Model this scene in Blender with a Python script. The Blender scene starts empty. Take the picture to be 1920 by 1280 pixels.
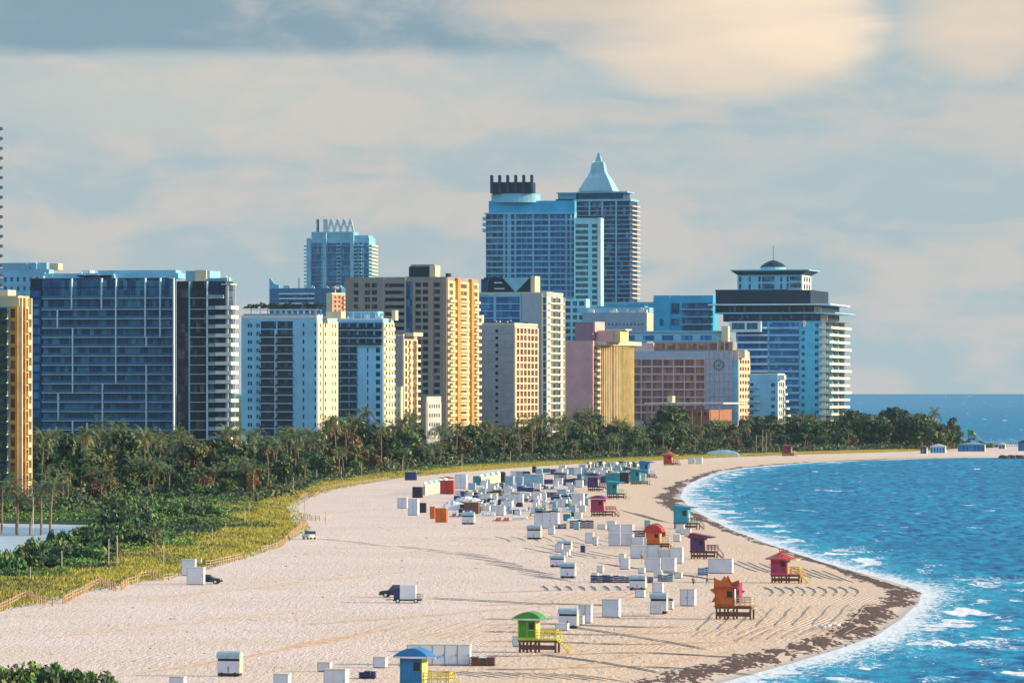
import bpy, math, random
import numpy as np
from mathutils import Vector
random.seed(7); np.random.seed(7)
R = math.radians
C = bpy.context.scene.collection
S = bpy.context.scene
F, H, CX, HY = 9000.0, 30.0, 960.0, 738.0        # focal length in photo pixels, camera height, centre column, horizon row

# ------------------------------------------------------------------ camera
cam = bpy.data.cameras.new('camera'); camo = bpy.data.objects.new('camera', cam); C.objects.link(camo)
camo.location = (0, 0, H); camo.rotation_euler = (R(90), 0, 0)
cam.sensor_width = 36; cam.lens = 36 * F / 1920; cam.shift_y = (HY - 640) / 1920
cam.clip_start = 1; cam.clip_end = 500000
S.camera = camo
# ------------------------------------------------------------------ world
SUN_EL, SUN_AZ = 16.0, 98.0            # azimuth clockwise from +Y (the view direction)
W = bpy.data.worlds.new('World'); S.world = W; W.use_nodes = True
nt = W.node_tree; nt.nodes.clear()
def N(t, ty, **kw):
    n = t.nodes.new(ty)
    for k, v in kw.items(): setattr(n, k, v)
    return n
def mth(t, op, a, b=None, c=None):
    n = t.nodes.new('ShaderNodeMath'); n.operation = op
    for i, v in enumerate((a, b, c)):
        if v is None: continue
        if isinstance(v, (int, float)): n.inputs[i].default_value = v
        else: t.links.new(v, n.inputs[i])
    return n.outputs[0]
def mixc(t, f, a, b, mode='MIX'):
    n = t.nodes.new('ShaderNodeMix'); n.data_type = 'RGBA'; n.blend_type = mode
    for i, v in ((0, f), (6, a), (7, b)):
        if isinstance(v, (int, float)): n.inputs[i].default_value = v
        elif isinstance(v, tuple): n.inputs[i].default_value = (*v[:3], 1)
        else: t.links.new(v, n.inputs[i])
    return n.outputs[2]
def mrange(t, v, a, b, c=0., d=1., smooth=True):
    n = t.nodes.new('ShaderNodeMapRange'); n.interpolation_type = 'SMOOTHSTEP' if smooth else 'LINEAR'
    t.links.new(v, n.inputs[0])
    for i, q in enumerate((a, b, c, d)): n.inputs[i + 1].default_value = q
    return n.outputs[0]
def noise(t, vec, scale, detail=3., rough=.5, dist=0.):
    n = t.nodes.new('ShaderNodeTexNoise'); n.inputs['Scale'].default_value = scale
    n.inputs['Detail'].default_value = detail; n.inputs['Roughness'].default_value = rough
    n.inputs['Distortion'].default_value = dist
    if vec is not None: t.links.new(vec, n.inputs['Vector'])
    return n.outputs[0]
sky = N(nt, 'ShaderNodeTexSky', sky_type='NISHITA', sun_disc=False)
sky.sun_elevation = R(SUN_EL); sky.sun_rotation = R(SUN_AZ); sky.altitude = 0; sky.air_density = 1.; sky.dust_density = 1.; sky.ozone_density = 2.
skyc = mixc(nt, 1.0, sky.outputs[0], (.125, .125, .125), 'MULTIPLY')
tc = N(nt, 'ShaderNodeTexCoord'); sep = N(nt, 'ShaderNodeSeparateXYZ'); nt.links.new(tc.outputs['Generated'], sep.inputs[0])
az = mth(nt, 'ARCTAN2', sep.outputs[0], sep.outputs[1]); el = mth(nt, 'ARCSINE', sep.outputs[2])
def cvec(sx, sy, ox=0, oy=0):
    c = N(nt, 'ShaderNodeCombineXYZ')
    nt.links.new(mth(nt, 'MULTIPLY_ADD', az, sx, ox), c.inputs[0]); nt.links.new(mth(nt, 'MULTIPLY_ADD', el, sy, oy), c.inputs[1])
    return c.outputs[0]
n1 = noise(nt, cvec(17, 75, 3.1, 1.7), 1.0, 4.0, .5, .4)
n2 = noise(nt, cvec(48, 105, 8.0, 4.0), 1.0, 6.0, .6, .5)
nn = mth(nt, 'ADD', mth(nt, 'MULTIPLY', n1, .58), mth(nt, 'MULTIPLY', n2, .42))
f1 = mrange(nt, nn, .42, .58)
cl = mixc(nt, f1, (.275, .345, .37), (.39, .375, .355))
def blob(a0, e0, sa, se, amp=1.0):
    x = mth(nt, 'DIVIDE', mth(nt, 'SUBTRACT', az, a0), sa); y = mth(nt, 'DIVIDE', mth(nt, 'SUBTRACT', el, e0), se)
    d = mth(nt, 'ADD', mth(nt, 'MULTIPLY', x, x), mth(nt, 'MULTIPLY', y, y))
    d = mth(nt, 'ADD', d, mth(nt, 'MULTIPLY', mth(nt, 'SUBTRACT', n1, .5), 3.0))
    return mth(nt, 'MULTIPLY', mrange(nt, d, 1.5, .0), amp)
wob = mth(nt, 'MULTIPLY', mth(nt, 'SUBTRACT', n2, .5), .006)
e2 = mth(nt, 'ADD', el, mth(nt, 'MULTIPLY', mth(nt, 'SUBTRACT', noise(nt, cvec(30, 60, 2, 9), 1., 2), .5), .004))
cl = mixc(nt, blob(-.050, .0610, .060, .0105, .45), cl, (.46, .42, .36))
band = mth(nt, 'MULTIPLY', mrange(nt, e2, .0692, .0728), mrange(nt, mth(nt, 'ADD', az, mth(nt, 'MULTIPLY', wob, 6.)), .036, -.03))
band = mth(nt, 'MULTIPLY', band, mrange(nt, nn, .66, .44, .35, .95))
band = mth(nt, 'MULTIPLY', band, mrange(nt, el, .16, .10))
cl = mixc(nt, band, cl, (.155, .235, .29))     # grey-blue cloud base, upper left, with a clean lower edge       # cream bank below it
cl = mixc(nt, blob(.044, .0760, .030, .014, .95), cl, (.60, .48, .36))       # sunlit peach bank
cl = mixc(nt, blob(.058, .0790, .018, .011, .85), cl, (.66, .53, .40))
cl = mixc(nt, blob(.100, .0780, .018, .012, .6), cl, (.62, .47, .33))
cl = mixc(nt, blob(.012, .0800, .022, .004, .6), cl, (.55, .43, .31))
cl = mixc(nt, blob(.075, .0480, .050, .010, .55), cl, (.29, .36, .38))
# broken blue-white glow added over the unseen dome to fill the shaded facades
hi = mrange(nt, el, .12, .5)
n3 = noise(nt, tc.outputs['Generated'], 3.0, 4, .55)
over = mixc(nt, mrange(nt, n3, .42, .62, 0.35, .9), skyc, (.80, 1.12, 1.40))
cl = mixc(nt, hi, cl, over)
cl = mixc(nt, mrange(nt, el, .42, 1.0), cl, mixc(nt, .5, skyc, (.20, .36, .62)))     # sky overhead dimmed to lessen the fill on the sand
bg = N(nt, 'ShaderNodeBackground'); nt.links.new(cl, bg.inputs[0]); bg.inputs[1].default_value = 1.0
wo = N(nt, 'ShaderNodeOutputWorld'); nt.links.new(bg.outputs[0], wo.inputs[0])
# ------------------------------------------------------------------ sun
sl = bpy.data.lights.new('sun', 'SUN'); sl.energy = 5.0; sl.angle = R(.5); sl.color = (1., .76, .45)
so = bpy.data.objects.new('sun', sl); C.objects.link(so); so.location = (600, 0, 200)
sd = Vector((math.sin(R(SUN_AZ)) * math.cos(R(SUN_EL)), math.cos(R(SUN_AZ)) * math.cos(R(SUN_EL)), math.sin(R(SUN_EL))))
so.rotation_euler = sd.to_track_quat('Z', 'Y').to_euler()
S.view_settings.view_transform = 'Standard'; S.view_settings.look = 'None'; S.view_settings.gamma = 1
S.view_settings.exposure = .62

# ------------------------------------------------------------------ materials
MATS = {}
def mat(name, col, rough=.7, var=.10, vs=.4, bump=0., bs=3., spec=.5, metal=0., col2=None, streak=0., alpha=None):
    if name in MATS: return MATS[name]
    m = bpy.data.materials.new(name); m.use_nodes = True; t = m.node_tree
    b = t.nodes['Principled BSDF']; b.inputs['Roughness'].default_value = rough
    b.inputs['Specular IOR Level'].default_value = spec; b.inputs['Metallic'].default_value = metal
    g = N(t, 'ShaderNodeNewGeometry')
    f = noise(t, g.outputs['Position'], vs, 4, .6)
    c2 = col2 or tuple(x * (1 - 2.2 * var) for x in col)
    c1 = col if col2 else tuple(min(1, x * (1 + var)) for x in col)
    c = mixc(t, mrange(t, f, .35, .68), c1, c2)
    if streak:
        mp = N(t, 'ShaderNodeMapping'); mp.inputs['Scale'].default_value = (1.4, 1.4, .06); t.links.new(g.outputs['Position'], mp.inputs[0])
        c = mixc(t, mrange(t, noise(t, mp.outputs[0], 1., 4, .6), .5, .75, 0, streak), c, tuple(x * .45 for x in col))
    t.links.new(c, b.inputs['Base Color'])
    if bump:
        bn = N(t, 'ShaderNodeBump'); bn.inputs['Strength'].default_value = bump; bn.inputs['Distance'].default_value = .1
        t.links.new(noise(t, g.outputs['Position'], bs, 3), bn.inputs['Height']); t.links.new(bn.outputs[0], b.inputs['Normal'])
    MATS[name] = m; return m
def glass(name, dark, light, rough=.12, cell=3.2, share=.35, spec=.32):
    """window glass: from pane to pane a curtain, a blind or a dark room behind it"""
    if name in MATS: return MATS[name]
    m = bpy.data.materials.new(name); m.use_nodes = True; t = m.node_tree; b = t.nodes['Principled BSDF']
    b.inputs['Roughness'].default_value = rough; b.inputs['Specular IOR Level'].default_value = spec
    g = N(t, 'ShaderNodeNewGeometry')
    sn = N(t, 'ShaderNodeVectorMath', operation='SNAP'); t.links.new(g.outputs['Position'], sn.inputs[0]); sn.inputs[1].default_value = (cell * .45, cell * 1.5, cell)
    wn = N(t, 'ShaderNodeTexWhiteNoise'); t.links.new(sn.outputs[0], wn.inputs[0])
    f = mrange(t, wn.outputs[0], 1 - share, 1., 0, 1)
    f2 = mrange(t, noise(t, g.outputs['Position'], .12, 3), .4, .7, 0, .5)
    c = mixc(t, f, dark, light); c = mixc(t, f2, c, tuple(x * 1.9 for x in dark))
    t.links.new(c, b.inputs['Base Color'])
    MATS[name] = m; return m

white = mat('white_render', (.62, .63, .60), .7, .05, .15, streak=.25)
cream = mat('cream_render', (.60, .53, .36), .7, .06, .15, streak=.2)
shadew = mat('shaded_white_render', (.25, .54, .74), .7, .06, .12, streak=.22)  # white render, the blue of south-side shade put into the colour
paleblue = mat('pale_blue_shade_render', (.21, .47, .64), .7, .08, .12, streak=.2)  # pale blue, brightened to paint in the cyan of shaded fronts and balconies
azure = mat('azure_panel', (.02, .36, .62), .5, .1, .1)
azurew = mat('azure_shade_concrete', (.18, .48, .68), .6, .08, .1)  # concrete with the cyan cast of shaded south fronts painted in
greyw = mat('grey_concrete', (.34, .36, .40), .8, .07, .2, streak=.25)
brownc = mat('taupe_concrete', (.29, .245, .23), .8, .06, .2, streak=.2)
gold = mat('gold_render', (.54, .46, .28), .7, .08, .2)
orange_r = mat('orange_render', (.55, .26, .05), .7, .1, .2)
pinkc = mat('pink_render', (.72, .37, .37), .8, .05, .2, streak=.15)
yellowf = mat('yellow_fin', (.60, .50, .23), .6, .08, .3)
darkc = mat('dark_cladding', (.014, .028, .055), .6, .1, .1, spec=.25)
navyc = mat('navy_cladding', (.012, .05, .12), .5, .2, .15, spec=.3)
steelw = mat('white_steel', (.55, .74, .84), .4, .04)
roofg = mat('roof_gravel', (.28, .30, .30), .9, .1, .5)
tealc = mat('teal_concrete', (.10, .30, .38), .7, .08, .2)
g_navy = glass('navy_glass', (.006, .055, .14), (.06, .24, .40), .14, 3.3, .55)
g_dark = glass('dark_glass', (.008, .03, .075), (.07, .12, .17), .12, 3.1, .3)
g_black = glass('black_glass', (.010, .018, .030), (.13, .13, .12), .08, 3., .25)
g_warm = glass('bronze_glass', (.10, .035, .018), (.30, .14, .06), .2, 3., .5)
g_teal = glass('teal_glass', (.02, .09, .13), (.10, .25, .30), .12, 3., .4)
g_blue = glass('blue_glass', (.006, .10, .28), (.04, .27, .52), .14, 3.4, .4)
g_rust = glass('rust_glass', (.16, .085, .08), (.46, .24, .14), .2, 4., .6)
railg = mat('rail_glass', (.20, .33, .38), .15, .1)
rail_d = mat('dark_rail', (.02, .035, .07), .3, .2)
rail_w = mat('white_rail', (.58, .60, .56), .6, .05)

# ------------------------------------------------------------------ mesh helpers
def tag(o, label=None, cat=None, group=None, kind=None):
    if label: o['label'] = label
    if cat: o['category'] = cat
    if group: o['group'] = group
    if kind: o['kind'] = kind
    return o
def empty(name, loc, rz=0., label=None, cat=None, group=None):
    o = bpy.data.objects.new(name, None); C.objects.link(o); o.location = loc; o.rotation_euler.z = rz
    o.empty_display_size = .5
    return tag(o, label, cat, group)
class MB:
    def __init__(s): s.v = []; s.f = []; s.m = []; s.mats = []
    def mi(s, m):
        if m not in s.mats: s.mats.append(m)
        return s.mats.index(m)
    def poly(s, pts, m):
        n = len(s.v); s.v += [tuple(p) for p in pts]; s.f.append(tuple(range(n, n + len(pts)))); s.m.append(s.mi(m))
    def box(s, x0, x1, y0, y1, z0, z1, m):
        n = len(s.v); k = s.mi(m)
        s.v += [(x0,y0,z0),(x1,y0,z0),(x1,y1,z0),(x0,y1,z0),(x0,y0,z1),(x1,y0,z1),(x1,y1,z1),(x0,y1,z1)]
        s.f += [(n,n+3,n+2,n+1),(n+4,n+5,n+6,n+7),(n,n+1,n+5,n+4),(n+1,n+2,n+6,n+5),(n+2,n+3,n+7,n+6),(n+3,n,n+4,n+7)]
        s.m += [k] * 6
        return s
    def bar(s, a, b, r, m, n=6, r2=None):
        a = Vector(a); b = Vector(b); r2 = r if r2 is None else r2
        d = (b - a).normalized(); u = d.orthogonal().normalized(); w = d.cross(u); k = s.mi(m); o = len(s.v)
        for p, q in ((a, r), (b, r2)):
            for i in range(n):
                t = 2 * math.pi * i / n; s.v.append(tuple(p + (u * math.cos(t) + w * math.sin(t)) * q))
        for i in range(n):
            j = (i + 1) % n; s.f.append((o+i, o+j, o+n+j, o+n+i)); s.m.append(k)
        s.f += [tuple(range(o+n-1, o-1, -1)), tuple(range(o+n, o+2*n))]; s.m += [k, k]
        return s
    def prism(s, prof, y0, y1, m, axis='y'):
        """profile in x-z extruded along y (or profile in y-z along x)"""
        n = len(prof); o = len(s.v); k = s.mi(m)
        for y in (y0, y1):
            for (a, z) in prof: s.v.append((a, y, z) if axis == 'y' else (y, a, z))
        for i in range(n):
            j = (i + 1) % n; s.f.append((o+i, o+j, o+n+j, o+n+i)); s.m.append(k)
        s.f += [tuple(range(o+n-1, o-1, -1)), tuple(range(o+n, o+2*n))]; s.m += [k, k]
        return s
    def lathe(s, prof, m, n=12, c=(0, 0), sx=1, sy=1):
        o = len(s.v); k = s.mi(m)
        for (r, z) in prof:
            for i in range(n):
                t = 2 * math.pi * i / n; s.v.append((c[0] + r * sx * math.cos(t), c[1] + r * sy * math.sin(t), z))
        for q in range(len(prof) - 1):
            for i in range(n):
                j = (i + 1) % n; s.f.append((o+q*n+i, o+q*n+j, o+q*n+n+j, o+q*n+n+i)); s.m.append(k)
        s.f += [tuple(range(o+n-1, o-1, -1)), tuple(range(o+(len(prof)-1)*n, o+len(prof)*n))]; s.m += [k, k]
        return s
    def merge(s, q):
        o = len(s.v); s.v += q.v; s.f += [tuple(i + o for i in f) for f in q.f]; s.m += [s.mi(q.mats[i]) for i in q.m]
    def area(s):
        v = np.array(s.v); d = v.max(0) - v.min(0); d = np.sort(d); return d[1] * d[2]
    def mesh(s, name, smooth=False):
        me = bpy.data.meshes.new(name); me.from_pydata(s.v, [], s.f)
        for m in s.mats: me.materials.append(m)
        me.polygons.foreach_set('material_index', s.m)
        if smooth: me.polygons.foreach_set('use_smooth', [True] * len(s.f))
        me.update(); return me
    def build(s, name, parent=None, smooth=False, loc=None):
        o = bpy.data.objects.new(name, s.mesh(name, smooth)); C.objects.link(o)
        if parent is not None: o.parent = parent
        if loc is not None: o.location = loc
        return o
def mesh_np(name, v, f, mats, mi=None, smooth=False):
    """fast mesh: v (n,3), f (m,k) arrays"""
    me = bpy.data.meshes.new(name); v = np.asarray(v, np.float32); f = np.asarray(f, np.int32)
    me.vertices.add(len(v)); me.vertices.foreach_set('co', v.ravel())
    k = f.shape[1]; me.loops.add(f.size); me.loops.foreach_set('vertex_index', f.ravel())
    me.polygons.add(len(f)); me.polygons.foreach_set('loop_start', np.arange(0, f.size, k, dtype=np.int32))
    for m in mats: me.materials.append(m)
    if mi is not None: me.polygons.foreach_set('material_index', np.asarray(mi, np.int32))
    if smooth: me.polygons.foreach_set('use_smooth', np.ones(len(f), bool))
    me.update(calc_edges=True); me.validate(); return me
def link(name, me, parent=None):
    o = bpy.data.objects.new(name, me); C.objects.link(o); o.parent = parent; return o
def copy_tree(o, parent=None):
    c = o.copy(); C.objects.link(c); c.parent = parent
    for ch in o.children: copy_tree(ch, c)
    return c
def P(px, py, z=0.):
    D = F * (H - z) / (py - HY); return Vector(((px - CX) * D / F, D, z))
def X(px, D): return (px - CX) * D / F
def Z(py, D): return H - (py - HY) * D / F

# value noise
_tab = np.random.RandomState(3).rand(256, 256)
def vn(x, y):
    xi = np.floor(x).astype(int); yi = np.floor(y).astype(int); fx = x - xi; fy = y - yi
    fx = fx * fx * (3 - 2 * fx); fy = fy * fy * (3 - 2 * fy)
    g = lambda a, b: _tab[a & 255, b & 255]
    return (g(xi, yi) * (1-fx) + g(xi+1, yi) * fx) * (1-fy) + (g(xi, yi+1) * (1-fx) + g(xi+1, yi+1) * fx) * fy
def fbm(x, y, o=4):
    s = 0; a = .5
    for i in range(o): s = s + a * vn(x * 2**i + 17.3 * i, y * 2**i + 9.1 * i); a *= .5
    return s / (1 - .5**o)

# ------------------------------------------------------------------ coast line
SH = [(1500,900),(1400,1120),(1280,1350),(1255,1440),(1240,1495),(1215,1575),(1190,1645),(1160,1690),(1130,1722),(1112,1728),(1100,1706),(1085,1655),(1070,1600),(1050,1530),
      (1030,1470),(1010,1415),(990,1365),(970,1325),(950,1292),(932,1275),(915,1282),(902,1300),(892,1325),(882,1362),(874,1420),(866,1530),(861,1660),
      (858,1790),(856.5,1920),(855.5,2150),(854,2400),(837,2400),(835.5,1980),(834,1860),(832,1815),(826,1790),(815,1700),(800,1600),(780,1450),(760,1250),(745,1100),(738.5,1000)]
_sy = np.array([F * (H + .6) / (p[0] - HY) for p in SH]); _sx = np.array([(p[1] - CX) / F for p in SH])
def shoreX(Y): return np.interp(Y, _sy, _sx) * Y
_zd = [-60, -25, -10, -4, 0, 2, 5, 9, 14, 20, 1e5]; _zz = [-4, -2.6, -1.7, -1.05, -.6, -.42, -.28, -.15, -.05, 0, 0]
def groundz(x, y): return np.interp(shoreX(y) - x, _zd, _zz)
FR = [(1300,-400),(1180,-160),(1160,-60),(1148,0),(1132,80),(1112,160),(1094,250),(1084,330),(1066,400),(1040,490),(1018,540),(992,588),(972,572),(950,560),(930,590),(915,650),
      (897,750),(884,880),(870,1080),(864,1230),(859,1330),(853,1480),(849,1620),(846,1720),(842,1790),(838,1840),(834,1830),(828,1790),(815,1700),(800,1600),(780,1450),(760,1250),(745,1100)]
_fy = np.array([F * H / (p[0] - HY) for p in FR]); _fx = np.array([(p[1] - CX) / F for p in FR])
def duneX(Y): return np.interp(Y, _fy, _fx) * Y
def dune_h(x, y):
    d = duneX(y) - x
    h = np.clip(d / 14., 0, 1); h = h * h * (3 - 2 * h)
    px = x * F / y + CX; py = HY + F * H / y
    flat = np.clip((210 - px) / 25, 0, 1) * np.clip((py - 972) / 6, 0, 1) * np.clip((1062 - py - .08 * np.clip(px, 0, 200)) / 10, 0, 1)
    h = h * (1 - .75 * flat)
    return -.25 + h * (.75 + .9 * fbm(x / 14., y / 30., 3)) + np.clip(d, 0, 1) * .1

def grid_mesh(name, XX, YY, ZZ, m, attrs=None, smooth=True):
    nr, nc = XX.shape; v = np.stack([XX, YY, ZZ], -1).reshape(-1, 3)
    i = np.arange(nr * nc).reshape(nr, nc)
    f = np.stack([i[:-1, :-1], i[:-1, 1:], i[1:, 1:], i[1:, :-1]], -1).reshape(-1, 4)
    me = mesh_np(name, v, f, [m], smooth=smooth)
    for k, a in (attrs or {}).items():
        at = me.attributes.new(k, 'FLOAT', 'POINT'); at.data.foreach_set('value', np.asarray(a, np.float32).ravel())
    return link(name, me)

# ---- sand
def sand_mat():
    m = bpy.data.materials.new('beach_sand'); m.use_nodes = True; t = m.node_tree; b = t.nodes['Principled BSDF']
    b.inputs['Specular IOR Level'].default_value = .2
    g = N(t, 'ShaderNodeNewGeometry'); pos = g.outputs['Position']
    at = N(t, 'ShaderNodeAttribute', attribute_name='shore'); d = at.outputs['Fac']
    c = mixc(t, mrange(t, noise(t, pos, .035, 4, .6), .35, .65), (.76, .605, .54), (.70, .56, .455))
    c = mixc(t, mrange(t, noise(t, pos, .5, 5, .65), .5, .72, 0, .35), c, (.38, .26, .18))
    c = mixc(t, mrange(t, d, 75, 12, 0, .75), c, (.70, .50, .33))
    wet = mixc(t, mrange(t, d, 2.0, .2), c, (.42, .335, .25))
    c = wet
    t.links.new(c, b.inputs['Base Color'])
    t.links.new(mrange(t, d, 5, .5, .9, .3), b.inputs['Roughness'])
    # wheel tracks and rake furrows running in swathes, footprints between
    def furrow(rot, scale, dist, sc2):
        mp = N(t, 'ShaderNodeMapping'); mp.inputs['Rotation'].default_value = (0, 0, R(rot)); t.links.new(pos, mp.inputs[0])
        w = N(t, 'ShaderNodeTexWave', wave_type='BANDS', bands_direction='X', wave_profile='SIN'); t.links.new(mp.outputs[0], w.inputs[0])
        w.inputs['Scale'].default_value = scale; w.inputs['Distortion'].default_value = dist; w.inputs['Detail'].default_value = 2
        w.inputs['Detail Scale'].default_value = sc2; return w.outputs['Fac']
    fa = furrow(10, .42, 5, .12); fb = furrow(-22, .36, 6, .1)
    msk = mrange(t, noise(t, pos, .022, 2), .46, .54)
    h1 = mth(t, 'ADD', mth(t, 'MULTIPLY', fa, msk), mth(t, 'MULTIPLY', fb, mth(t, 'SUBTRACT', 1., msk)))
    h1 = mth(t, 'POWER', h1, 2.5)
    h1 = mth(t, 'MULTIPLY', h1, mrange(t, noise(t, pos, .045, 3), .45, .60, .05, .75))
    h1 = mth(t, 'MULTIPLY', h1, mrange(t, d, 2, 9, 0., 1.))
    h2 = mth(t, 'MULTIPLY', noise(t, pos, 1.1, 4, .65), mrange(t, d, 1, 12, .02, .62))
    h3 = mth(t, 'MULTIPLY', noise(t, pos, 3.2, 3, .7), .30)
    mp = N(t, 'ShaderNodeMapping'); mp.inputs['Scale'].default_value = (1., .10, 1.); mp.inputs['Rotation'].default_value = (0, 0, R(6)); t.links.new(pos, mp.inputs[0])
    mp2 = N(t, 'ShaderNodeMapping'); mp2.inputs['Scale'].default_value = (.55, .16, 1.); mp2.inputs['Rotation'].default_value = (0, 0, R(-48)); t.links.new(pos, mp2.inputs[0])
    s1 = noise(t, mp.outputs[0], 1.5, 4, .7, .8); s2 = noise(t, mp2.outputs[0], 1.2, 4, .7, 1.)
    s1 = mth(t, 'MULTIPLY', s1, mrange(t, d, 2, 14, 0., .8)); s2 = mth(t, 'MULTIPLY', s2, mrange(t, d, 2, 14, 0., .9))
    hh = mth(t, 'ADD', mth(t, 'ADD', mth(t, 'MULTIPLY', h1, .5), h2), mth(t, 'ADD', h3, mth(t, 'ADD', s1, s2)))
    bn = N(t, 'ShaderNodeBump'); bn.inputs['Strength'].default_value = .85; bn.inputs['Distance'].default_value = .40
    t.links.new(hh, bn.inputs['Height']); t.links.new(bn.outputs[0], b.inputs['Normal'])
    return m
M_sand = sand_mat()
pys = np.concatenate([np.arange(1600, 1290, -20.), np.arange(1290, 860, -1.5), np.arange(860, 826, -.35), np.arange(826, 745, -3), [743, 741, 740.]])
Yr = F * H / (pys - HY)
offs = np.array([60, 25, 14, 10, 6, 4, 2, 1, 0, -1, -2, -3.5, -5, -7, -9, -12, -16, -20, -26, -35, -45, -60, -80, -120, -200, -400, -1200, -5000.])
YY = np.repeat(Yr[:, None], len(offs), 1); XX = shoreX(YY) + offs[None]
ZZ = groundz(XX, YY)
tag(grid_mesh('sand_ground', XX, YY, ZZ, M_sand, {'shore': -np.repeat(offs[None], len(Yr), 0)}), kind='structure')

# ---- sea
def sea_mat():
    m = bpy.data.materials.new('sea_water'); m.use_nodes = True; t = m.node_tree; b = t.nodes['Principled BSDF']
    b.inputs['IOR'].default_value = 1.33; b.inputs['Specular IOR Level'].default_value = .03
    g = N(t, 'ShaderNodeNewGeometry'); pos = g.outputs['Position']
    fo = N(t, 'ShaderNodeAttribute', attribute_name='foam').outputs['Fac']
    sh = N(t, 'ShaderNodeAttribute', attribute_name='shore').outputs['Fac']
    mp = N(t, 'ShaderNodeMapping'); mp.inputs['Scale'].default_value = (1, .35, 1); t.links.new(pos, mp.inputs[0])
    n = noise(t, mp.outputs[0], .35, 6, .7, .4)
    n2 = noise(t, mp.outputs[0], 1.7, 4, .7)
    c = mixc(t, mrange(t, n, .36, .64), (.000, .050, .20), (.000, .33, .51))
    c = mixc(t, mrange(t, n2, .60, .78, 0, .5), c, (.10, .50, .66))
    c = mixc(t, mrange(t, noise(t, pos, .012, 3), .4, .65, 0, .5), c, (.0, .13, .25))
    c = mixc(t, mrange(t, sh, 0, 30, .55, 0), c, (.03, .38, .52))
    lace = mrange(t, mth(t, 'ADD', mth(t, 'MULTIPLY', fo, 1.), mth(t, 'MULTIPLY', mth(t, 'SUBTRACT', noise(t, mp.outputs[0], 1.2, 6, .75, .6), .5), 2.7)), .44, .64)
    c = mixc(t, lace, c, (.74, .76, .76))
    t.links.new(c, b.inputs['Base Color'])
    t.links.new(mth(t, 'MULTIPLY_ADD', lace, .2, .45), b.inputs['Roughness'])
    bn = N(t, 'ShaderNodeBump'); bn.inputs['Strength'].default_value = .9; bn.inputs['Distance'].default_value = .35
    t.links.new(mth(t, 'ADD', n, mth(t, 'MULTIPLY', n2, .3)), bn.inputs['Height']); t.links.new(bn.outputs[0], b.inputs['Normal'])
    return m
pys = np.concatenate([[60000, 9000, 4000, 2400, 1900], np.arange(1600, 1300, -12.), np.arange(1300, 855, -.85), np.arange(855, 742, -1.6), [741.5, 741, 740.5, 740, 739.5, 739.2, 739, 738.7, 738.4, 738.2, 738.1]])
Yr = F * (H + .6) / (pys - HY)
NCc = 300
rowsX = []
for y, p in zip(Yr, pys):
    x0 = float(shoreX(y)) - 12; x1 = max((2030 - CX) / F * y, x0 + 60)
    inner = np.linspace(x0, x1, NCc)
    rowsX.append(np.concatenate([[-200000, min(x0 - 400, -900)], inner, [x1 + 250, x1 + 2500, 250000]]))
XX = np.array(rowsX); YY = np.repeat(Yr[:, None], XX.shape[1], 1)
sd_ = XX - shoreX(YY)
damp = np.clip(sd_ / 10., 0, 1)
dd = np.clip(sd_, 0, 400)
swell = fbm((XX + 3 * fbm(XX / 20, YY / 40, 2)) / 6., YY / 16., 4)
crest = np.clip((swell - .5) * 2.6, -1, 1)
ZZ = -.6 + damp * (crest * .42 + (fbm(XX / 1.6, YY / 6., 3) - .5) * .3)
surf = np.exp(-dd / np.where(YY < 820, 4. + 6 * fbm(YY / 40., XX * 0 + 3, 2), 3. + 5 * fbm(YY / 40., XX * 0 + 3, 2)))           # wash at the edge
brk = np.clip((fbm(XX / 5., YY / 12. + 40, 4) - .55) * 9, 0, 1) * np.exp(-np.clip(dd - 6, 0, 400) / np.where(YY < 820, 17., 12.))   # broken rollers
cap = np.clip((fbm(XX / 7. + 30, YY / 9., 4) - .755) * 14, 0, 1) * .8                                        # scattered whitecaps
foam = np.clip(np.maximum(np.maximum(surf * .95, brk * 1.0), cap), 0, 1)
foam[:, :2] = 0; foam[:, -3:] = 0; ZZ[:, :2] = -.6; ZZ[:, -3:] = -.6; far = (pys < 800); ZZ[far] = -.6
tag(grid_mesh('sea_water', XX, YY, ZZ, sea_mat(), {'foam': foam, 'shore': np.clip(sd_, 0, 500)}), kind='structure')

# ---- seaweed wrack along the tide line: lumpy heightfield that breaks the sand in ragged patches
weed = mat('seaweed_wrack', (.035, .012, .008), .8, .3, 1.5, .8, 4, col2=(.15, .055, .02))
Yr = F * H / (np.arange(1300, 856, -.55) - HY)
cw = np.linspace(0, 1, 84)
YY = np.repeat(Yr[:, None], 84, 1); wid = np.interp(Yr, [450, 620, 700, 760, 850, 1000, 1150, 1250, 1400, 1500, 1700, 2100, 2300], [10, 9, 8, 7, 3.5, 4.2, 5, 8, 9, 7, 6, 4, 3])[:, None]
din = -.5 + cw[None] * wid + 1.3 * (fbm(YY / 35., YY * 0 + 5, 3) - .5) * 4
XX = shoreX(YY) - din
env = np.sin(np.pi * np.clip(cw, 0, 1))[None] ** .6
nz = .42 * fbm(XX / 1.3, YY / 9., 4) + .58 * fbm(XX / .38, YY / 1.8, 3)
strength = np.interp(Yr, [450, 600, 700, 760, 900, 1100, 1300, 1500, 2000], [.53, .53, .55, .57, .50, .53, .60, .55, .52])[:, None]
ZZ = groundz(XX, YY) + .35 * (nz - (1 - strength * 1.15) + (env - 1) * .5 ) * 1.0
tag(grid_mesh('seaweed', XX, YY, ZZ, weed), 'dark brown seaweed washed up in a ragged band along the tide line', 'seaweed', kind='stuff')

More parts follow.
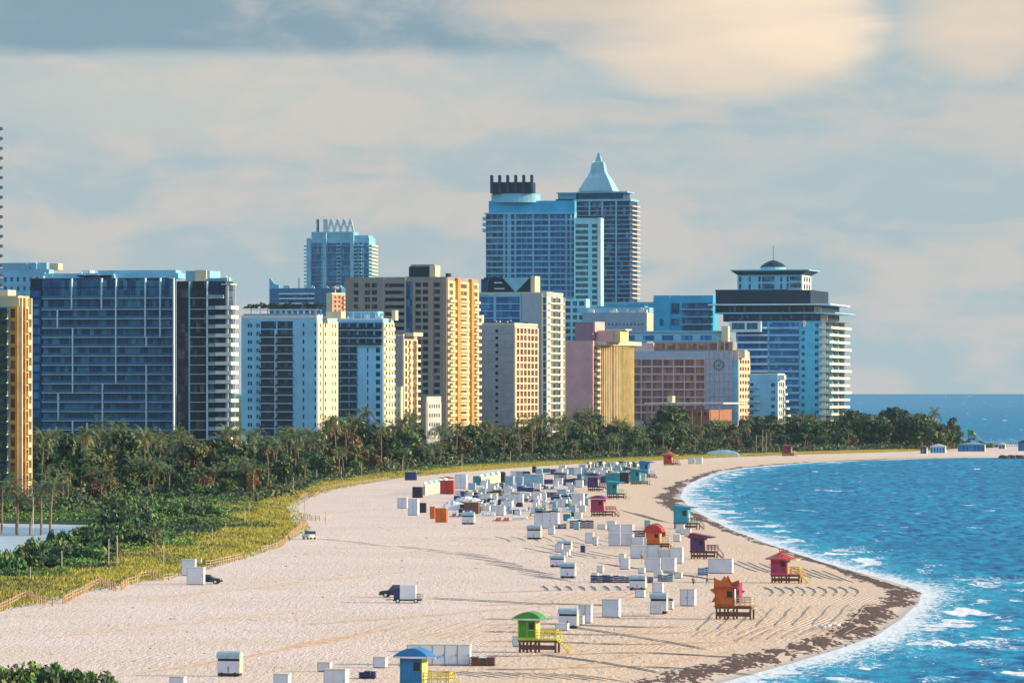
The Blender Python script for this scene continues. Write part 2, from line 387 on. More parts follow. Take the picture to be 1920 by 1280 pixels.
# ---- dune
def dune_mat():
    m = bpy.data.materials.new('dune_ground'); m.use_nodes = True; t = m.node_tree; b = t.nodes['Principled BSDF']; b.inputs['Roughness'].default_value = .95
    b.inputs['Specular IOR Level'].default_value = .1
    g = N(t, 'ShaderNodeNewGeometry'); pos = g.outputs['Position']
    d = N(t, 'ShaderNodeAttribute', attribute_name='inland').outputs['Fac']
    c = mixc(t, mrange(t, noise(t, pos, .18, 5, .65), .38, .62), (.42, .27, .035), (.25, .24, .03))
    c = mixc(t, mrange(t, noise(t, pos, .9, 4, .6), .55, .75, 0, .6), c, (.42, .32, .18))
    e = mth(t, 'ADD', d, mth(t, 'MULTIPLY', mth(t, 'SUBTRACT', noise(t, pos, .09, 4, .6), .5), 40.))
    c = mixc(t, mrange(t, e, 16, 24), c, (.030, .070, .018))
    t.links.new(c, b.inputs['Base Color'])
    bn = N(t, 'ShaderNodeBump'); bn.inputs['Strength'].default_value = .8; bn.inputs['Distance'].default_value = .4
    t.links.new(noise(t, pos, 1.3, 4, .7), bn.inputs['Height']); t.links.new(bn.outputs[0], b.inputs['Normal'])
    return m
pys = np.concatenate([np.arange(1300, 1180, -8.), np.arange(1180, 850, -1.5), np.arange(850, 832, -.6), np.arange(832, 745, -3), [742, 740.5]])
Yr = F * H / (pys - HY)
offs = np.concatenate([np.arange(-1, 40, 1.), [44, 50, 60, 75, 95, 120, 160, 220, 350, 700, 1800, 4800]])
YY = np.repeat(Yr[:, None], len(offs), 1); XX = duneX(YY) - offs[None] + 1.2 * (fbm(YY / 9., YY * 0 + 2, 3) - .5)
ZZ = dune_h(XX, YY)
tag(grid_mesh('dune_ground', XX, YY, ZZ, dune_mat(), {'inland': np.repeat(offs[None], len(Yr), 0)}), kind='structure')
#@@PAVING
pav = mat('pavement', (.40, .47, .52), .6, .1, .3)
def sheet(name, pts, z, m, **kw):
    mb = MB(); mb.poly([P(a, b_, z) for a, b_ in pts][::-1], m); o = mb.build(name); tag(o, **kw); return o
sheet('plaza_pavement', [(-60, 980), (200, 984), (192, 1000), (100, 1008), (78, 1018), (38, 1034), (0, 1043), (-60, 1052)], .62, pav, kind='structure')
sheet('access_road', [(-60, 985), (185, 992), (170, 996), (90, 1001), (60, 1004), (-60, 1004)], .63, mat('road_paving', (.17, .29, .40), .5, .15, .2), kind='structure')
#@@END_GROUND

# ================================================================== BUILDINGS
class Bld:
    """a building given by the pixel columns of its west end, its near corner and its east end, at depth D"""
    def __init__(s, name, label, x0, x1, x2, D, ytop, wall, a=15, cat='building', core=None, zb=0, group=None):
        s.a = a; ca, sa = math.cos(R(a)), math.sin(R(a)); s.ca, s.sa = ca, sa
        s.D = D; s.Xc = X(x1, D); t0 = (x0 - CX) / F; t2 = (x2 - CX) / F
        s.w = (s.Xc - t0 * D) / (ca + t0 * sa); s.d = (t2 * D - s.Xc) / (sa - t2 * ca)
        s.h = Z(ytop, D); s.wall = wall
        s.root = empty(name, (s.Xc - s.w * ca, D + s.w * sa, 0), -R(a), label, cat, group)
        s.P = {}
        s.core = MB().box(0, s.w, 0, s.d, zb, s.h, core or wall); s.add('wall', s.core)
        s.roof = MB().box(.3, s.w - .3, .3, s.d - .3, s.h, s.h + .12, roofg)
        if ytop < 735: s.add('roof', s.roof)
    def sx(s, px):
        t = (px - CX) / F; return s.w - (s.Xc - t * s.D) / (s.ca + t * s.sa)
    def ey(s, px):
        t = (px - CX) / F; return (t * s.D - s.Xc) / (s.sa - t * s.ca)
    def z(s, py): return Z(py, s.D)
    def add(s, name, mb): s.P.setdefault(name, []).append(mb); return mb
    def k(s, face, p): return s.sx(p) if face == 'S' else s.ey(p)
    def fb(s, face, s0, s1, z0, z1, o0, o1, m, mb=None):
        mb = mb or MB()
        if face == 'S': mb.box(s0, s1, -o1, -o0, z0, z1, m)
        else: mb.box(s.w + o0, s.w + o1, s0, s1, z0, z1, m)
        return mb
    def box(s, part, x0, x1, y0, y1, m, yb=None, yf=0, dep=None):
        """block on the south side by pixel: columns x0..x1, rows y0 (top)..y1, set back yf metres, dep deep"""
        return s.add(part, MB().box(s.sx(x0), s.sx(x1), yf, yf + (dep or s.d - yf - 1), s.z(y1), s.z(y0), m))
    def rows(s, ytop, pitch, n): return [(s.z(ytop + pitch * (i + 1)), s.z(ytop + pitch * i)) for i in range(n)]
    def grid(s, face, p0, p1, rows, cols, lo, hi, wallm, g, rec=.35, part='window', facade='facade', trim=None):
        """a plate of wall with real openings, a pane set back in each"""
        pl = MB(); s0, s1 = s.k(face, p0), s.k(face, p1)
        cs = sorted((s.k(face, a), s.k(face, b)) for a, b in cols)
        for zb, zt in rows:
            hgt = zt - zb; a, b = zb + lo * hgt, zb + hi * hgt
            s.fb(face, s0, s1, zb, a, .0, rec, wallm, pl); s.fb(face, s0, s1, b, zt, .0, rec, wallm, pl)
            q = s0
            for c0, c1 in cs:
                s.fb(face, q, c0, a, b, .0, rec, wallm, pl); q = c1
                w = s.fb(face, c0, c1, a, b, .02, .08, g)
                if trim: s.fb(face, (c0 + c1) / 2 - .05, (c0 + c1) / 2 + .05, a, b, .08, .13, trim, w)
                s.add(part, w)
            s.fb(face, q, s1, a, b, .0, rec, wallm, pl)
        s.add(facade, pl)
    def bal(s, face, p0, p1, rows, dep, slab, rail, rh=1.05, thick=.22, g=None, divs=(), divm=None, solid=False, part='balcony'):
        s0, s1 = s.k(face, p0), s.k(face, p1)
        if s0 > s1: s0, s1 = s1, s0
        for zb, zt in rows:
            o = s.fb(face, s0, s1, zb, zb + thick, .0, dep, slab)
            s.fb(face, s0, s1, zb + thick, zb + thick + rh, dep - .12, dep - .02, rail, o)
            o2 = o
            for e in (s0, s1 - .08): s.fb(face, e, e + .08, zb + thick, zb + thick + rh, .0, dep - .12, rail, o)
            s.add(part, o)
            if g: s.add('window', s.fb(face, s0 + .1, s1 - .1, zb + thick, zt - .05, .02, .07, g))
        for d in divs:
            q = s.k(face, d); s.add('pier', s.fb(face, q - .12, q + .12, rows[-1][0], rows[0][1], .0, dep + .03, divm or slab))
    def roofbits(s, n, m=None, seed=1, hmax=2.6):
        n = int(n * 1.6)
        """plant rooms, ducts and condensers"""
        rr = random.Random(seed)
        for i in range(n):
            x = rr.uniform(.05, .9) * s.w; y = rr.uniform(.1, .8) * s.d; a, b, h = rr.uniform(1, 3.4), rr.uniform(1, 3), rr.uniform(.7, hmax)
            mb = MB().box(x, x + a, y, y + b, s.h + .12, s.h + .12 + h, m or white)
            if rr.random() < .5: mb.bar((x + a / 2, y + b / 2, s.h + h), (x + a / 2, y + b / 2, s.h + h + .7), .3, steelw, 8)
            s.add('rooftop_unit', mb)
    def parapet(s, m, h=.9, t=.3, z=None):
        z = z or s.h; mb = MB()
        mb.box(-.06, s.w + .06, -.06, t, z, z + h, m); mb.box(-.06, s.w + .06, s.d - t, s.d + .06, z, z + h, m)
        mb.box(-.06, t, t, s.d - t, z, z + h, m); mb.box(s.w - t, s.w + .06, t, s.d - t, z, z + h, m)
        s.add('parapet', mb)
    def done(s):
        for name, L in s.P.items():
            L = [q for q in L if q.f]
            if len(L) > 100:
                L.sort(key=lambda q: -q.area()); rest = MB()
                for q in L[100:]: rest.merge(q)
                tag(rest.build(name, s.root), kind='stuff'); L = L[:100]
            for q in L: q.build(name, s.root)
        return s
def fr(a, b, n, w):
    """n windows of width w px spread between a and b"""
    st = (b - a) / n; return [(a + st * i + (st - w) / 2, a + st * i + (st + w) / 2) for i in range(n)]

def rooftree(b, px, y, h=3.6, r=2.0, seed=0):
    rr = random.Random(seed); mb = MB(); x = b.sx(px); z0 = b.h + .12
    mb.bar((x, y, z0), (x + .1, y, z0 + h * .7), .12, MATS['trunk'], 5)
    for i in range(150):
        t = rr.uniform(0, 6.28); q = r * math.sqrt(rr.random()); zz = z0 + h * (.72 + .28 * rr.random() * (1 - (q / r) ** 2))
        c = Vector((x + q * math.cos(t), y + q * math.sin(t), zz)); u = Vector((rr.uniform(-1,1), rr.uniform(-1,1), rr.uniform(-.4,.4))).normalized() * .32; w = u.cross(Vector((rr.uniform(-1,1), rr.uniform(-1,1), 1))).normalized() * .26
        mb.poly([c - u - w, c + u - w, c + u + w, c - u + w], MATS['leaf_dark'])
    o = mb.build('rooftop_tree'); o.matrix_world = b.root.matrix_basis.copy() if False else o.matrix_world
    o.location = b.root.location; o.rotation_euler = b.root.rotation_euler
    # put the origin at the tree's foot
    off = Vector((x, y, z0)); o.data.transform(__import__('mathutils').Matrix.Translation(-off))
    ca, sa = math.cos(-R(b.a)), math.sin(-R(b.a)); o.location = b.root.location + Vector((ca * x - sa * y, sa * x + ca * y, z0))
    return o
mat('trunk', (.16, .12, .09), .9, .2, 2); mat('leaf_dark', (.022, .05, .02), .6, .3, .6)

# --- balcony tower at the left edge of the picture
b = Bld('apartment_tower', 'tall white apartment tower at the left photo edge, only its balcony corners showing', -170, -9, -4, 1500, 222, greyw)
b.bal('E', -9, -4.3, b.rows(228, 18.3, 26), 1.75, greyw, rail_d, g=g_dark); b.done()
# --- gold balcony block, front left
b = Bld('apartment_building', 'golden apartment block at the far left with green planted balconies', -90, 34, 54.5, 1200, 561, gold)
rws = b.rows(574, 24.05, 16)
b.grid('S', -90, 18, rws, [(-80, -62), (-55, -36), (-30, -14), (-10, 14)], .05, .88, tealc, g_dark)
b.bal('S', -80, 17, rws, 1.7, steelw, railg)
b.grid('S', 18, 34, rws, [(20.5, 29)], .1, .8, orange_r, g_warm)
b.grid('E', 34, 54.5, rws, [(36.5, 40.5), (44, 50.5)], .12, .82, gold, g_warm)
b.bal('E', 43.5, 51.5, rws, 1.3, gold, gold, rh=1.0)
for q in (35, 41.5, 53): s_ = b.ey(q); b.add('pier', b.fb('E', s_ - .3, s_ + .3, 0, b.h + .4, .35, 1.0, orange_r if q == 41.5 else gold))
b.box('penthouse', -80, 12, 543, 561, cream, yf=1); b.parapet(gold)
for i, (zb, zt) in enumerate(rws):                       # planters trailing green along the balcony fronts
    mb = MB(); rr = random.Random(i)
    for k_ in range(260):
        x = rr.uniform(b.sx(-16), b.sx(17)); c = Vector((x, -1.75 - rr.random() * .3, zb + .35 + rr.random() * 1.1)); a_, c_ = rr.uniform(.15, .4), rr.uniform(.15, .4)
        mb.poly([c + Vector((-a_, 0, -c_)), c + Vector((a_, .1, -c_)), c + Vector((a_, 0, c_)), c + Vector((-a_, .1, c_))], MATS['leaf_dark'] if rr.random() < .7 else mat('leaf_mid', (.05, .11, .025), .6, .3, .6))
    b.add('planting', mb)
b.done()
# --- pale block behind
b = Bld('hotel_building', 'long pale blue block rising just behind the dark blue glass hotel at left', -60, 92, 101, 1900, 505, paleblue)
b.box('penthouse', -20, 84, 492, 505, paleblue, yf=2); b.box('penthouse', 83, 99, 493, 505, cream, yf=6, dep=5); b.roofbits(7, paleblue, 3)
b.grid('S', -60, 92, b.rows(515, 17, 4), fr(-55, 88, 12, 5), .25, .75, paleblue, g_blue); b.done()
# --- dark blue glass hotel
b = Bld('glass_hotel', 'wide navy blue glass hotel with thin white floor lines and broken white vertical fins', 57, 318, 330, 1665, 521, darkc, a=12, core=darkc)
ys = [539, 559, 580] + [580 + 17.4 * i for i in range(1, 21)]
rws = [(b.z(ys[i + 1]), b.z(ys[i])) for i in range(len(ys) - 1)]
p0, p1 = b.sx(80), b.sx(328)
for zb, zt in [(b.z(539), b.z(523))] + rws:
    n = 14; st = (p1 - p0) / n
    for i in range(n):
        pn = b.fb('S', p0 + st * i + .06, p0 + st * (i + 1) - .06, zb + .3, zt, .10, .16, g_navy)
        for j in range(1, 3): b.fb('S', p0 + st * (i + j / 3) - .03, p0 + st * (i + j / 3) + .03, zb + .3, zt, .16, .24, mat('blue_mullion', (.05, .19, .33), .4), pn)
        b.add('window', pn)
for zb, zt in rws:
    mb = b.fb('S', p0, p1, zb - .09, zb + .09, .1, 1.3, steelw); b.fb('S', p0, p1, zb + .09, zb + 1.0, 1.18, 1.24, mat('blue_rail', (.02, .13, .27), .3), mb); b.add('balcony', mb)
for x, y0, y1 in ((136,521,580),(109.5,580,614),(138,614,736),(192,521,580),(219,521,718),(194,718,810),(111,736,788),(274,521,631),(302,521,631),(276,631,649),(276,684,810),(327,521,810),(138,788,812),(165,792,812)):
    q = b.sx(x); b.add('fin', b.fb('S', q - .2, q + .2, b.z(y1), b.z(y0), .1, 1.45, steelw))
b.add('facade', b.fb('S', b.sx(57.5), b.sx(78), 0, b.z(537), .05, .4, navyc))
for i in range(14): b.add('window', b.fb('S', b.sx(60), b.sx(75), b.z(556 + 17.4 * i), b.z(544 + 17.4 * i), .41, .46, g_blue))
b.box('penthouse', 76, 328, 511, 521, azurew, yf=4, dep=9); b.box('penthouse', 143, 160, 505, 511, white, yf=6, dep=5); b.box('penthouse', 176, 322, 505.5, 511, paleblue, yf=5, dep=7)
q = b.sx(145); b.add('pergola', MB().box(b.sx(143), b.sx(208), .4, 4, b.z(517), b.z(515), darkc)); b.roofbits(9, paleblue, 5, 1.6)
b.done()
# --- black glass condo with white balconies
b = Bld('glass_tower', 'black glass tower with white corner balconies beside the wide navy glass hotel', 331, 422, 437, 1640, 527, darkc, a=14, core=darkc)
ys = [527, 543, 559, 580] + [580 + 17.4 * i for i in range(1, 21)]
rws = [(b.z(ys[i + 1]), b.z(ys[i])) for i in range(len(ys) - 1)]
p0, p1 = b.sx(334), b.sx(388)
for i, (zb, zt) in enumerate(rws):
    for a_, c_, gg in ((334, 355, g_black), (357, 372, g_black), (374, 386, g_black), (392, 420, g_dark)):
        pn = b.fb('S', b.sx(a_), b.sx(c_), zb + .25, zt, .05, .11, gg); w3 = (b.sx(c_) - b.sx(a_)) / 3
        for j in (1, 2): b.fb('S', b.sx(a_) + w3 * j - .04, b.sx(a_) + w3 * j + .04, zb + .25, zt, .11, .2, darkc, pn)
        b.add('window', pn)
    b.add('window', b.fb('E', .3, b.d - .3, zb + .25, zt, .05, .11, g_dark))
    if i: b.add('balcony', b.fb('S', b.sx(357), b.sx(386), zb, zb + .16, .05, .7, steelw)); b.bal('S', 392, 420, [(zb, zt)], 1.1, rail_w, railg, rh=.95)
for x in (356, 389.5): q = b.sx(x); b.add('fin', b.fb('S', q - .22, q + .22, 0, b.h, .12, .9, steelw if x > 380 else paleblue))
e0, e1 = b.ey(422), b.ey(437)
for i, (zb, zt) in enumerate(rws[2:]):
    mb = MB(); x0_, x1_ = b.w - 1.2, b.w + 2.4
    mb.box(b.w - 3.0, b.w + 2.6, -1.5, b.d * .8, zb, zb + .28, white); mb.box(b.w - 3., b.w + 2.6, -1.5, -1.38, zb + .28, zb + 1.25, rail_w); mb.box(b.w + 2.48, b.w + 2.6, -1.38, b.d * .8, zb + .28, zb + 1.25, rail_w); b.add('balcony', mb)
b.add('pier', MB().box(b.w + 1.1, b.w + 1.5, -1.2, -.9, 0, b.z(534), white)); b.add('pier', MB().box(b.w + 1.1, b.w + 1.5, b.d * .7, b.d * .7 + .3, 0, b.z(534), white))
b.add('canopy', MB().box(b.sx(417), b.w + 2.4, -1.4, 6, b.z(534), b.z(532), white)); b.box('penthouse', 345, 390, 507, 527, paleblue, yf=2, dep=12)
b.box('penthouse', 364, 385, 506, 527, cream, yf=1, dep=1.); b.box('penthouse', 390, 424, 521, 527, tealc, yf=1, dep=8); b.roofbits(5, white, 8, 1.6)
b.done()
# --- white hotel
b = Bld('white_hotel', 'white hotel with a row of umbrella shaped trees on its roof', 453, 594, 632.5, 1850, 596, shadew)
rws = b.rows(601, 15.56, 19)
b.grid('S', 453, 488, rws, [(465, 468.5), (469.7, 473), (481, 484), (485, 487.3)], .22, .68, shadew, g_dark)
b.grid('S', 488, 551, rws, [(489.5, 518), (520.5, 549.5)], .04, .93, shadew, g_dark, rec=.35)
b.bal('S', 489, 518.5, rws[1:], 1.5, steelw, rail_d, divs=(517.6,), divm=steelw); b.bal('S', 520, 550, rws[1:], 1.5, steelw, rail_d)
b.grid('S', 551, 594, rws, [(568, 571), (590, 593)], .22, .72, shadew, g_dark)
b.grid('E', 594, 632.5, rws, [(598.5, 600.5), (607.5, 610), (621.5, 623.5), (626.5, 628.5)], .2, .66, mat('sunlit_white_render', (.62, .57, .40), .7, .04), g_dark)  # sunlit east wall: the yellow of the sun is put into its white
q = b.ey(604); b.add('fin', b.fb('E', q - .4, q + .4, 0, b.h - 1, .35, .5, darkc)); b.parapet(white, 1.1)
b.box('penthouse', 600, 628, 583, 596, cream, yf=8, dep=6)
pg = MB()
for i in range(13): x = b.sx(458 + i * 11); pg.bar((x, 2, b.h), (x, 2, b.h + 3.2), .1, steelw, 4); pg.bar((x, 8, b.h), (x, 8, b.h + 3.2), .1, steelw, 4)
pg.box(b.sx(456), b.sx(592), 1.8, 2.2, b.h + 3.2, b.h + 3.4, steelw); pg.box(b.sx(456), b.sx(592), 7.8, 8.2, b.h + 3.2, b.h + 3.4, steelw); pg.box(b.sx(456), b.sx(592), .3, .4, b.h + 1.1, b.h + 1.7, railg); b.add('pergola', pg)
b.roofbits(6, steelw, 4, 1.5); b.done()
for i, px in enumerate((454, 468, 479, 496, 508, 520, 534, 552, 566, 580)):
    tag(rooftree(b, px, 11 + (i % 3) * 2, 5.6 + (i % 2) * .8, 2.9, i), 'umbrella shaped tree in the row on the roof of the white hotel', 'tree', 'trees in a row on the white hotel roof')
# --- blue-white condo with cream end
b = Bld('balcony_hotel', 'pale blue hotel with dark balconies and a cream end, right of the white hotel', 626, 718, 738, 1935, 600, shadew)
rws = b.rows(604, 14.9, 18)
b.grid('S', 626, 671, rws, [(634, 638), (640, 654), (656, 669)], .05, .92, tealc, g_dark); b.bal('S', 633, 670, rws, 1.4, steelw, rail_d)
b.grid('S', 671, 718, rws[:3], [(673, 686), (688, 700), (704, 716)], .05, .9, tealc, g_dark); b.bal('S', 672, 716, rws[:3], 1.3, steelw, rail_d)
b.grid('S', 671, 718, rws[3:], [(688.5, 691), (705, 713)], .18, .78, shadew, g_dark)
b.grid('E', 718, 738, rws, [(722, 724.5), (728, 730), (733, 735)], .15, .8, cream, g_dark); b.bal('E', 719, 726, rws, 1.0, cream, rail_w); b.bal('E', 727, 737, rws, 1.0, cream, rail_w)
b.parapet(steelw, .7); b.box('penthouse', 648, 703, 583, 600, paleblue, yf=4, dep=8); b.box('penthouse', 724, 731, 581, 600, cream, yf=8, dep=4); b.roofbits(14, steelw, 9, 2.4)
pg = MB()
for x in (630, 645, 660, 675, 690, 702): pg.bar((b.sx(x), 1.5, b.h), (b.sx(x), 1.5, b.h + 3.1), .12, steelw, 4)
pg.box(b.sx(628), b.sx(704), 1.3, 1.7, b.h + 3.1, b.h + 3.4, steelw); b.add('pergola', pg); b.done()
# --- cream slim building
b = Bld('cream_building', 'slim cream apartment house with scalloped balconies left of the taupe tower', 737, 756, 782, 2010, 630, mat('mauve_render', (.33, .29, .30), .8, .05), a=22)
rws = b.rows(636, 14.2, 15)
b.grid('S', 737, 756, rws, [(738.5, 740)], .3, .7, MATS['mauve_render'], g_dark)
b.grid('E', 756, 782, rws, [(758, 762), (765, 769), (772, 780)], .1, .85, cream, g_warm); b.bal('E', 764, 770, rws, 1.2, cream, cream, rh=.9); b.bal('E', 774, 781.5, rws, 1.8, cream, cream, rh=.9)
b.box('penthouse', 757, 772, 623, 630, cream, yf=2, dep=10); b.parapet(cream); b.done()
b = Bld('annex_building', 'low pale yellow annex wall with two tall openings, left of the slim cream apartment house', 737, 752, 756, 1985, 728, cream)
b.grid('S', 737, 752, b.rows(731, 17, 4), [(740, 742), (747, 748.5)], .2, .6, cream, g_dark); b.parapet(cream); b.done()
# --- taupe + gold tower
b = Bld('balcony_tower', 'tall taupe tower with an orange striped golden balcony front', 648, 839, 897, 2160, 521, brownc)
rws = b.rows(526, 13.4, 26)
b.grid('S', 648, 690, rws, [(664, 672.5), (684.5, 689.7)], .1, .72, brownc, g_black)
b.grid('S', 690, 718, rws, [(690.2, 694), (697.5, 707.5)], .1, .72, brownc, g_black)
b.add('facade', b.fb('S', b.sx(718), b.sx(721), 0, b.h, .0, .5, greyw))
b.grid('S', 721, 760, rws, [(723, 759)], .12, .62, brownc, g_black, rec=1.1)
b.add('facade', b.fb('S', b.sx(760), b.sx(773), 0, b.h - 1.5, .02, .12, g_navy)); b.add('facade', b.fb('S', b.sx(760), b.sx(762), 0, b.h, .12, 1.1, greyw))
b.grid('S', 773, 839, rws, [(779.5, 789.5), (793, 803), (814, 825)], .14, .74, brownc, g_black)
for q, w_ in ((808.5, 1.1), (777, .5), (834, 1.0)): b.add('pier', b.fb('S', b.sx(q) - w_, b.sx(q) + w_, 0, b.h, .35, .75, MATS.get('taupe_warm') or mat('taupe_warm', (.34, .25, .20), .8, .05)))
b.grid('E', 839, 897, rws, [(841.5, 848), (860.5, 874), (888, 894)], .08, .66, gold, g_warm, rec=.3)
for i, rw in enumerate(rws):
    if i < 2: continue
    b.bal('E', 839, 851, [rw], 1.6, gold, gold, rh=.95); b.bal('E', 860, 876, [rw], 1.3, gold, gold, rh=.95); b.bal('E', 886, 896.5, [rw], 1.9 if i > 3 else 1.2, cream, cream, rh=.95)
for q in (855.5, 881.5): b.add('pier', b.fb('E', b.ey(q) - 2.4, b.ey(q) + 2.4 - (1 if q > 870 else 0), 0, b.h + .2, .3, 1.5, orange_r))
b.box('penthouse', 762, 800, 499, 521, darkc, yf=4, dep=9); b.box('penthouse', 800, 811, 497, 521, cream, yf=4.5, dep=8); b.box('penthouse', 764, 808, 495, 499, brownc, yf=5, dep=6)
b.add('rooftop_unit', MB().bar((b.sx(834), 6, b.h), (b.sx(834), 6, b.h + 2.2), 1.3, darkc, 12)); b.parapet(brownc, .5); b.roofbits(6, white, 6, 1.8); b.done()
b = Bld('annex_building', 'small white annex with rows of five little windows below the taupe and gold tower', 800, 801, 827, 2060, 745, white, a=62)
b.grid('E', 801, 827, b.rows(753, 17, 4), fr(803, 825, 5, 2.2), .3, .7, white, g_dark); b.parapet(white, .5); b.done()
b = Bld('annex_building', 'windowless beige annex beside the small white annex with five window columns', 780, 799, 800.5, 2075, 744, brownc)
b.grid('S', 780, 799, b.rows(752, 16, 4), [(785, 791)], .3, .7, MATS['taupe_warm'], g_warm); b.done()
# --- grey building with orange window grid
b = Bld('grey_hotel', 'light grey slab hotel with a cream grid of bronze windows on its end', 900, 964.5, 1008, 2260, 609, greyw)
rws = b.rows(613, 13.15, 18)
b.grid('S', 900, 964.5, rws, [(902.5, 906.5), (929, 934.5)], .22, .66, greyw, g_black)
for i in range(14): b.add('facade', b.fb('S', b.sx(908), b.sx(964), rws[i][0] - .06, rws[i][0] + .06, .36, .42, mat('joint_grey', (.16, .17, .2), .8)))
b.grid('E', 964.5, 1008, rws, fr(966, 1007, 6, 5.3), .1, .86, cream, g_warm, rec=.5)
b.parapet(cream, 1.0); b.box('penthouse', 897, 902, 590, 609, cream, yf=1, dep=4); b.roofbits(14, darkc, 12, 2.0); b.done()
# --- triangle building
b = Bld('glass_hotel', 'blue grey hotel crowned by a pale upside down triangle on a dark rooftop block', 895, 1025, 1056, 2340, 550, greyw)
rws = b.rows(556, 13.4, 20)
for zb, zt in rws[:9]:
    for a_, c_ in ((896, 925), (931, 954), (954.6, 976)): b.add('window', b.fb('S', b.sx(a_), b.sx(c_), zb + .3, zt, .05, .12, g_blue))
for a_, c_ in ((895, 977),): b.add('facade', b.fb('S', b.sx(a_), b.sx(c_), rws[0][1], b.h, .0, .5, paleblue))
for q in (928, 977): b.add('pier', b.fb('S', b.sx(q) - .6, b.sx(q) + .6, rws[8][0], rws[0][1], .0, .5, paleblue))
for zb, zt in rws[:9]: b.add('facade', b.fb('S', b.sx(896), b.sx(975), zb, zb + .25, .12, .3, steelw))
b.add('facade', b.fb('S', b.sx(978), b.sx(1015), 0, b.h, .0, .5, mat('blue_grey_render', (.33, .39, .46), .7, .04)))
b.add('pier', b.fb('S', b.sx(1015.5), b.sx(1017.5), 0, b.h, .0, .9, cream)); b.grid('S', 1018, 1025, rws, [(1018.5, 1024.5)], .06, .9, white, g_teal)
b.grid('E', 1025, 1056, rws, [(1033, 1041), (1043, 1050)], .05, .9, white, g_dark); b.bal('E', 1026, 1054, rws, 1.3, cream, rail_w, rh=.55, divs=(1032, 1041.5, 1055), divm=cream); b.parapet(cream, .7)
b.box('penthouse', 902, 990, 519, 550, darkc, yf=5, dep=10)
tri = MB().prism([(b.sx(938), b.z(519.5)), (b.sx(962.5), b.z(547.5)), (b.sx(989), b.z(519.5))], 4.2, 4.9, paleblue); b.add('roof_ornament', tri)
b.add('facade', MB().box(b.sx(922), b.sx(937), 4.7, 4.9, b.z(530), b.z(528), steelw)); b.add('facade', MB().box(b.sx(922), b.sx(941), 4.7, 4.9, b.z(541), b.z(539), steelw))
b.box('penthouse', 990.5, 998.5, 517, 550, cream, yf=4.5, dep=10); b.box('penthouse', 899, 912, 522, 548, navyc, yf=3, dep=1.6); b.roofbits(5, white, 2, 1.2); b.done()
# --- pink
b = Bld('pink_hotel', 'dusty pink hotel with a blank side wall and a curved front of tall yellow fins', 1058, 1112, 1186, 2430, 641, pinkc, a=30)
b.add('facade', b.fb('S', b.sx(1058.5), b.sx(1111), 0, b.h - .2, .0, .15, pinkc))
rws = b.rows(649, 11.8, 16); e0, e1 = b.ey(1113), b.ey(1185)
for q in range(27):
    px = 1114 + q * 2.7; s_ = b.ey(px); bow = 2.6 * math.sin(math.pi * (q + .5) / 27) ** .7
    m_ = yellowf if q > 13 else (cream if q % 3 else orange_r if q in (3, 9) else yellowf)
    if q in (0, 1): continue
    b.add('fin', b.fb('E', s_ - .16, s_ + .16 if q > 13 else s_ + .3, 0, rws[0][1] + 1.6, .0, 1.0 + bow, m_))
for i, (zb, zt) in enumerate(rws):
    for a_, c_, gg in ((1113, 1117, g_black), (1117.6, 1124, g_warm), (1124.6, 1136, g_warm), (1136.6, 1150, g_black), (1150.6, 1168, glass('amber_glass', (.28, .17, .05), (.5, .36, .12), .3, 2.6, .5)), (1168.6, 1185, MATS['amber_glass'])):
        b.add('window', b.fb('E', b.ey(a_), b.ey(c_), zb + .3, zt, .02, .08, gg))
    for a_, c_ in ((1114.5, 1121), (1126, 1133), (1143, 1149)):
        b.add('balcony', b.fb('E', b.ey(a_), b.ey(c_), zb, zb + 1.15, .0, 1.9, cream if (a_ < 1120 or a_ > 1140) else orange_r))
b.add('cornice', b.fb('E', b.ey(1117), b.ey(1189), b.h - 1.6, b.h + .35, .0, 4.4, cream)); b.parapet(pinkc, .6)
b.box('penthouse', 1073, 1106, 604, 641, mat('pink_dark', (.30, .17, .24), .8, .05), yf=3, dep=12); b.box('penthouse', 1106.5, 1110, 603, 622, pinkc, yf=3.2, dep=10); b.box('penthouse', 1107, 1140, 619, 641, pinkc, yf=6, dep=14)
b.box('penthouse', 1141, 1152, 619, 641, yellowf, yf=6, dep=9); b.add('canopy', MB().box(b.sx(1125), b.sx(1160), 7, 14, b.z(619), b.z(617), white)); b.roofbits(6, white, 31, 1.6); b.done()
# --- clock building
b = Bld('clock_hotel', 'mauve grey hotel with rust window bays and a big clock', 1184, 1384, 1405.5, 2570, 658, mat('mauve_grey', (.56, .39, .40), .75, .06, .2), a=12)
mg = MATS['mauve_grey']; rws = b.rows(672, 14.4, 8)
b.grid('S', 1184, 1323, rws, [(1185, 1201.5)] + [(1203.5 + i * 20.3, 1221.5 + i * 20.3) for i in range(5)] + [(1305, 1321)], .08, .86, mg, g_rust, rec=.7, trim=mg)
b.add('facade', b.fb('S', b.sx(1323.2), b.sx(1373), 0, b.h, .0, .5, mat('tile_wall', (.36, .38, .46), .5, .05)))
for i in range(6): b.add('facade', b.fb('S', b.sx(1331 + i * 9) - .06, b.sx(1331 + i * 9) + .06, b.z(790), b.h - .1, .5, .56, MATS['joint_grey']))
for i in range(8): b.add('facade', b.fb('S', b.sx(1323.2), b.sx(1373), b.z(672 + i * 14.4) - .06, b.z(672 + i * 14.4) + .06, .56, .6, MATS['joint_grey']))
b.add('facade', b.fb('S', b.sx(1373.3), b.sx(1384), 0, b.z(674), .0, .5, paleblue)); b.add('cornice', b.fb('S', b.sx(1184), b.sx(1323), b.z(672), b.h, .0, .6, mat('lilac_render', (.36, .42, .52), .7, .05)))
ck = MB(); cx_, cz_ = b.sx(1348), b.z(684)
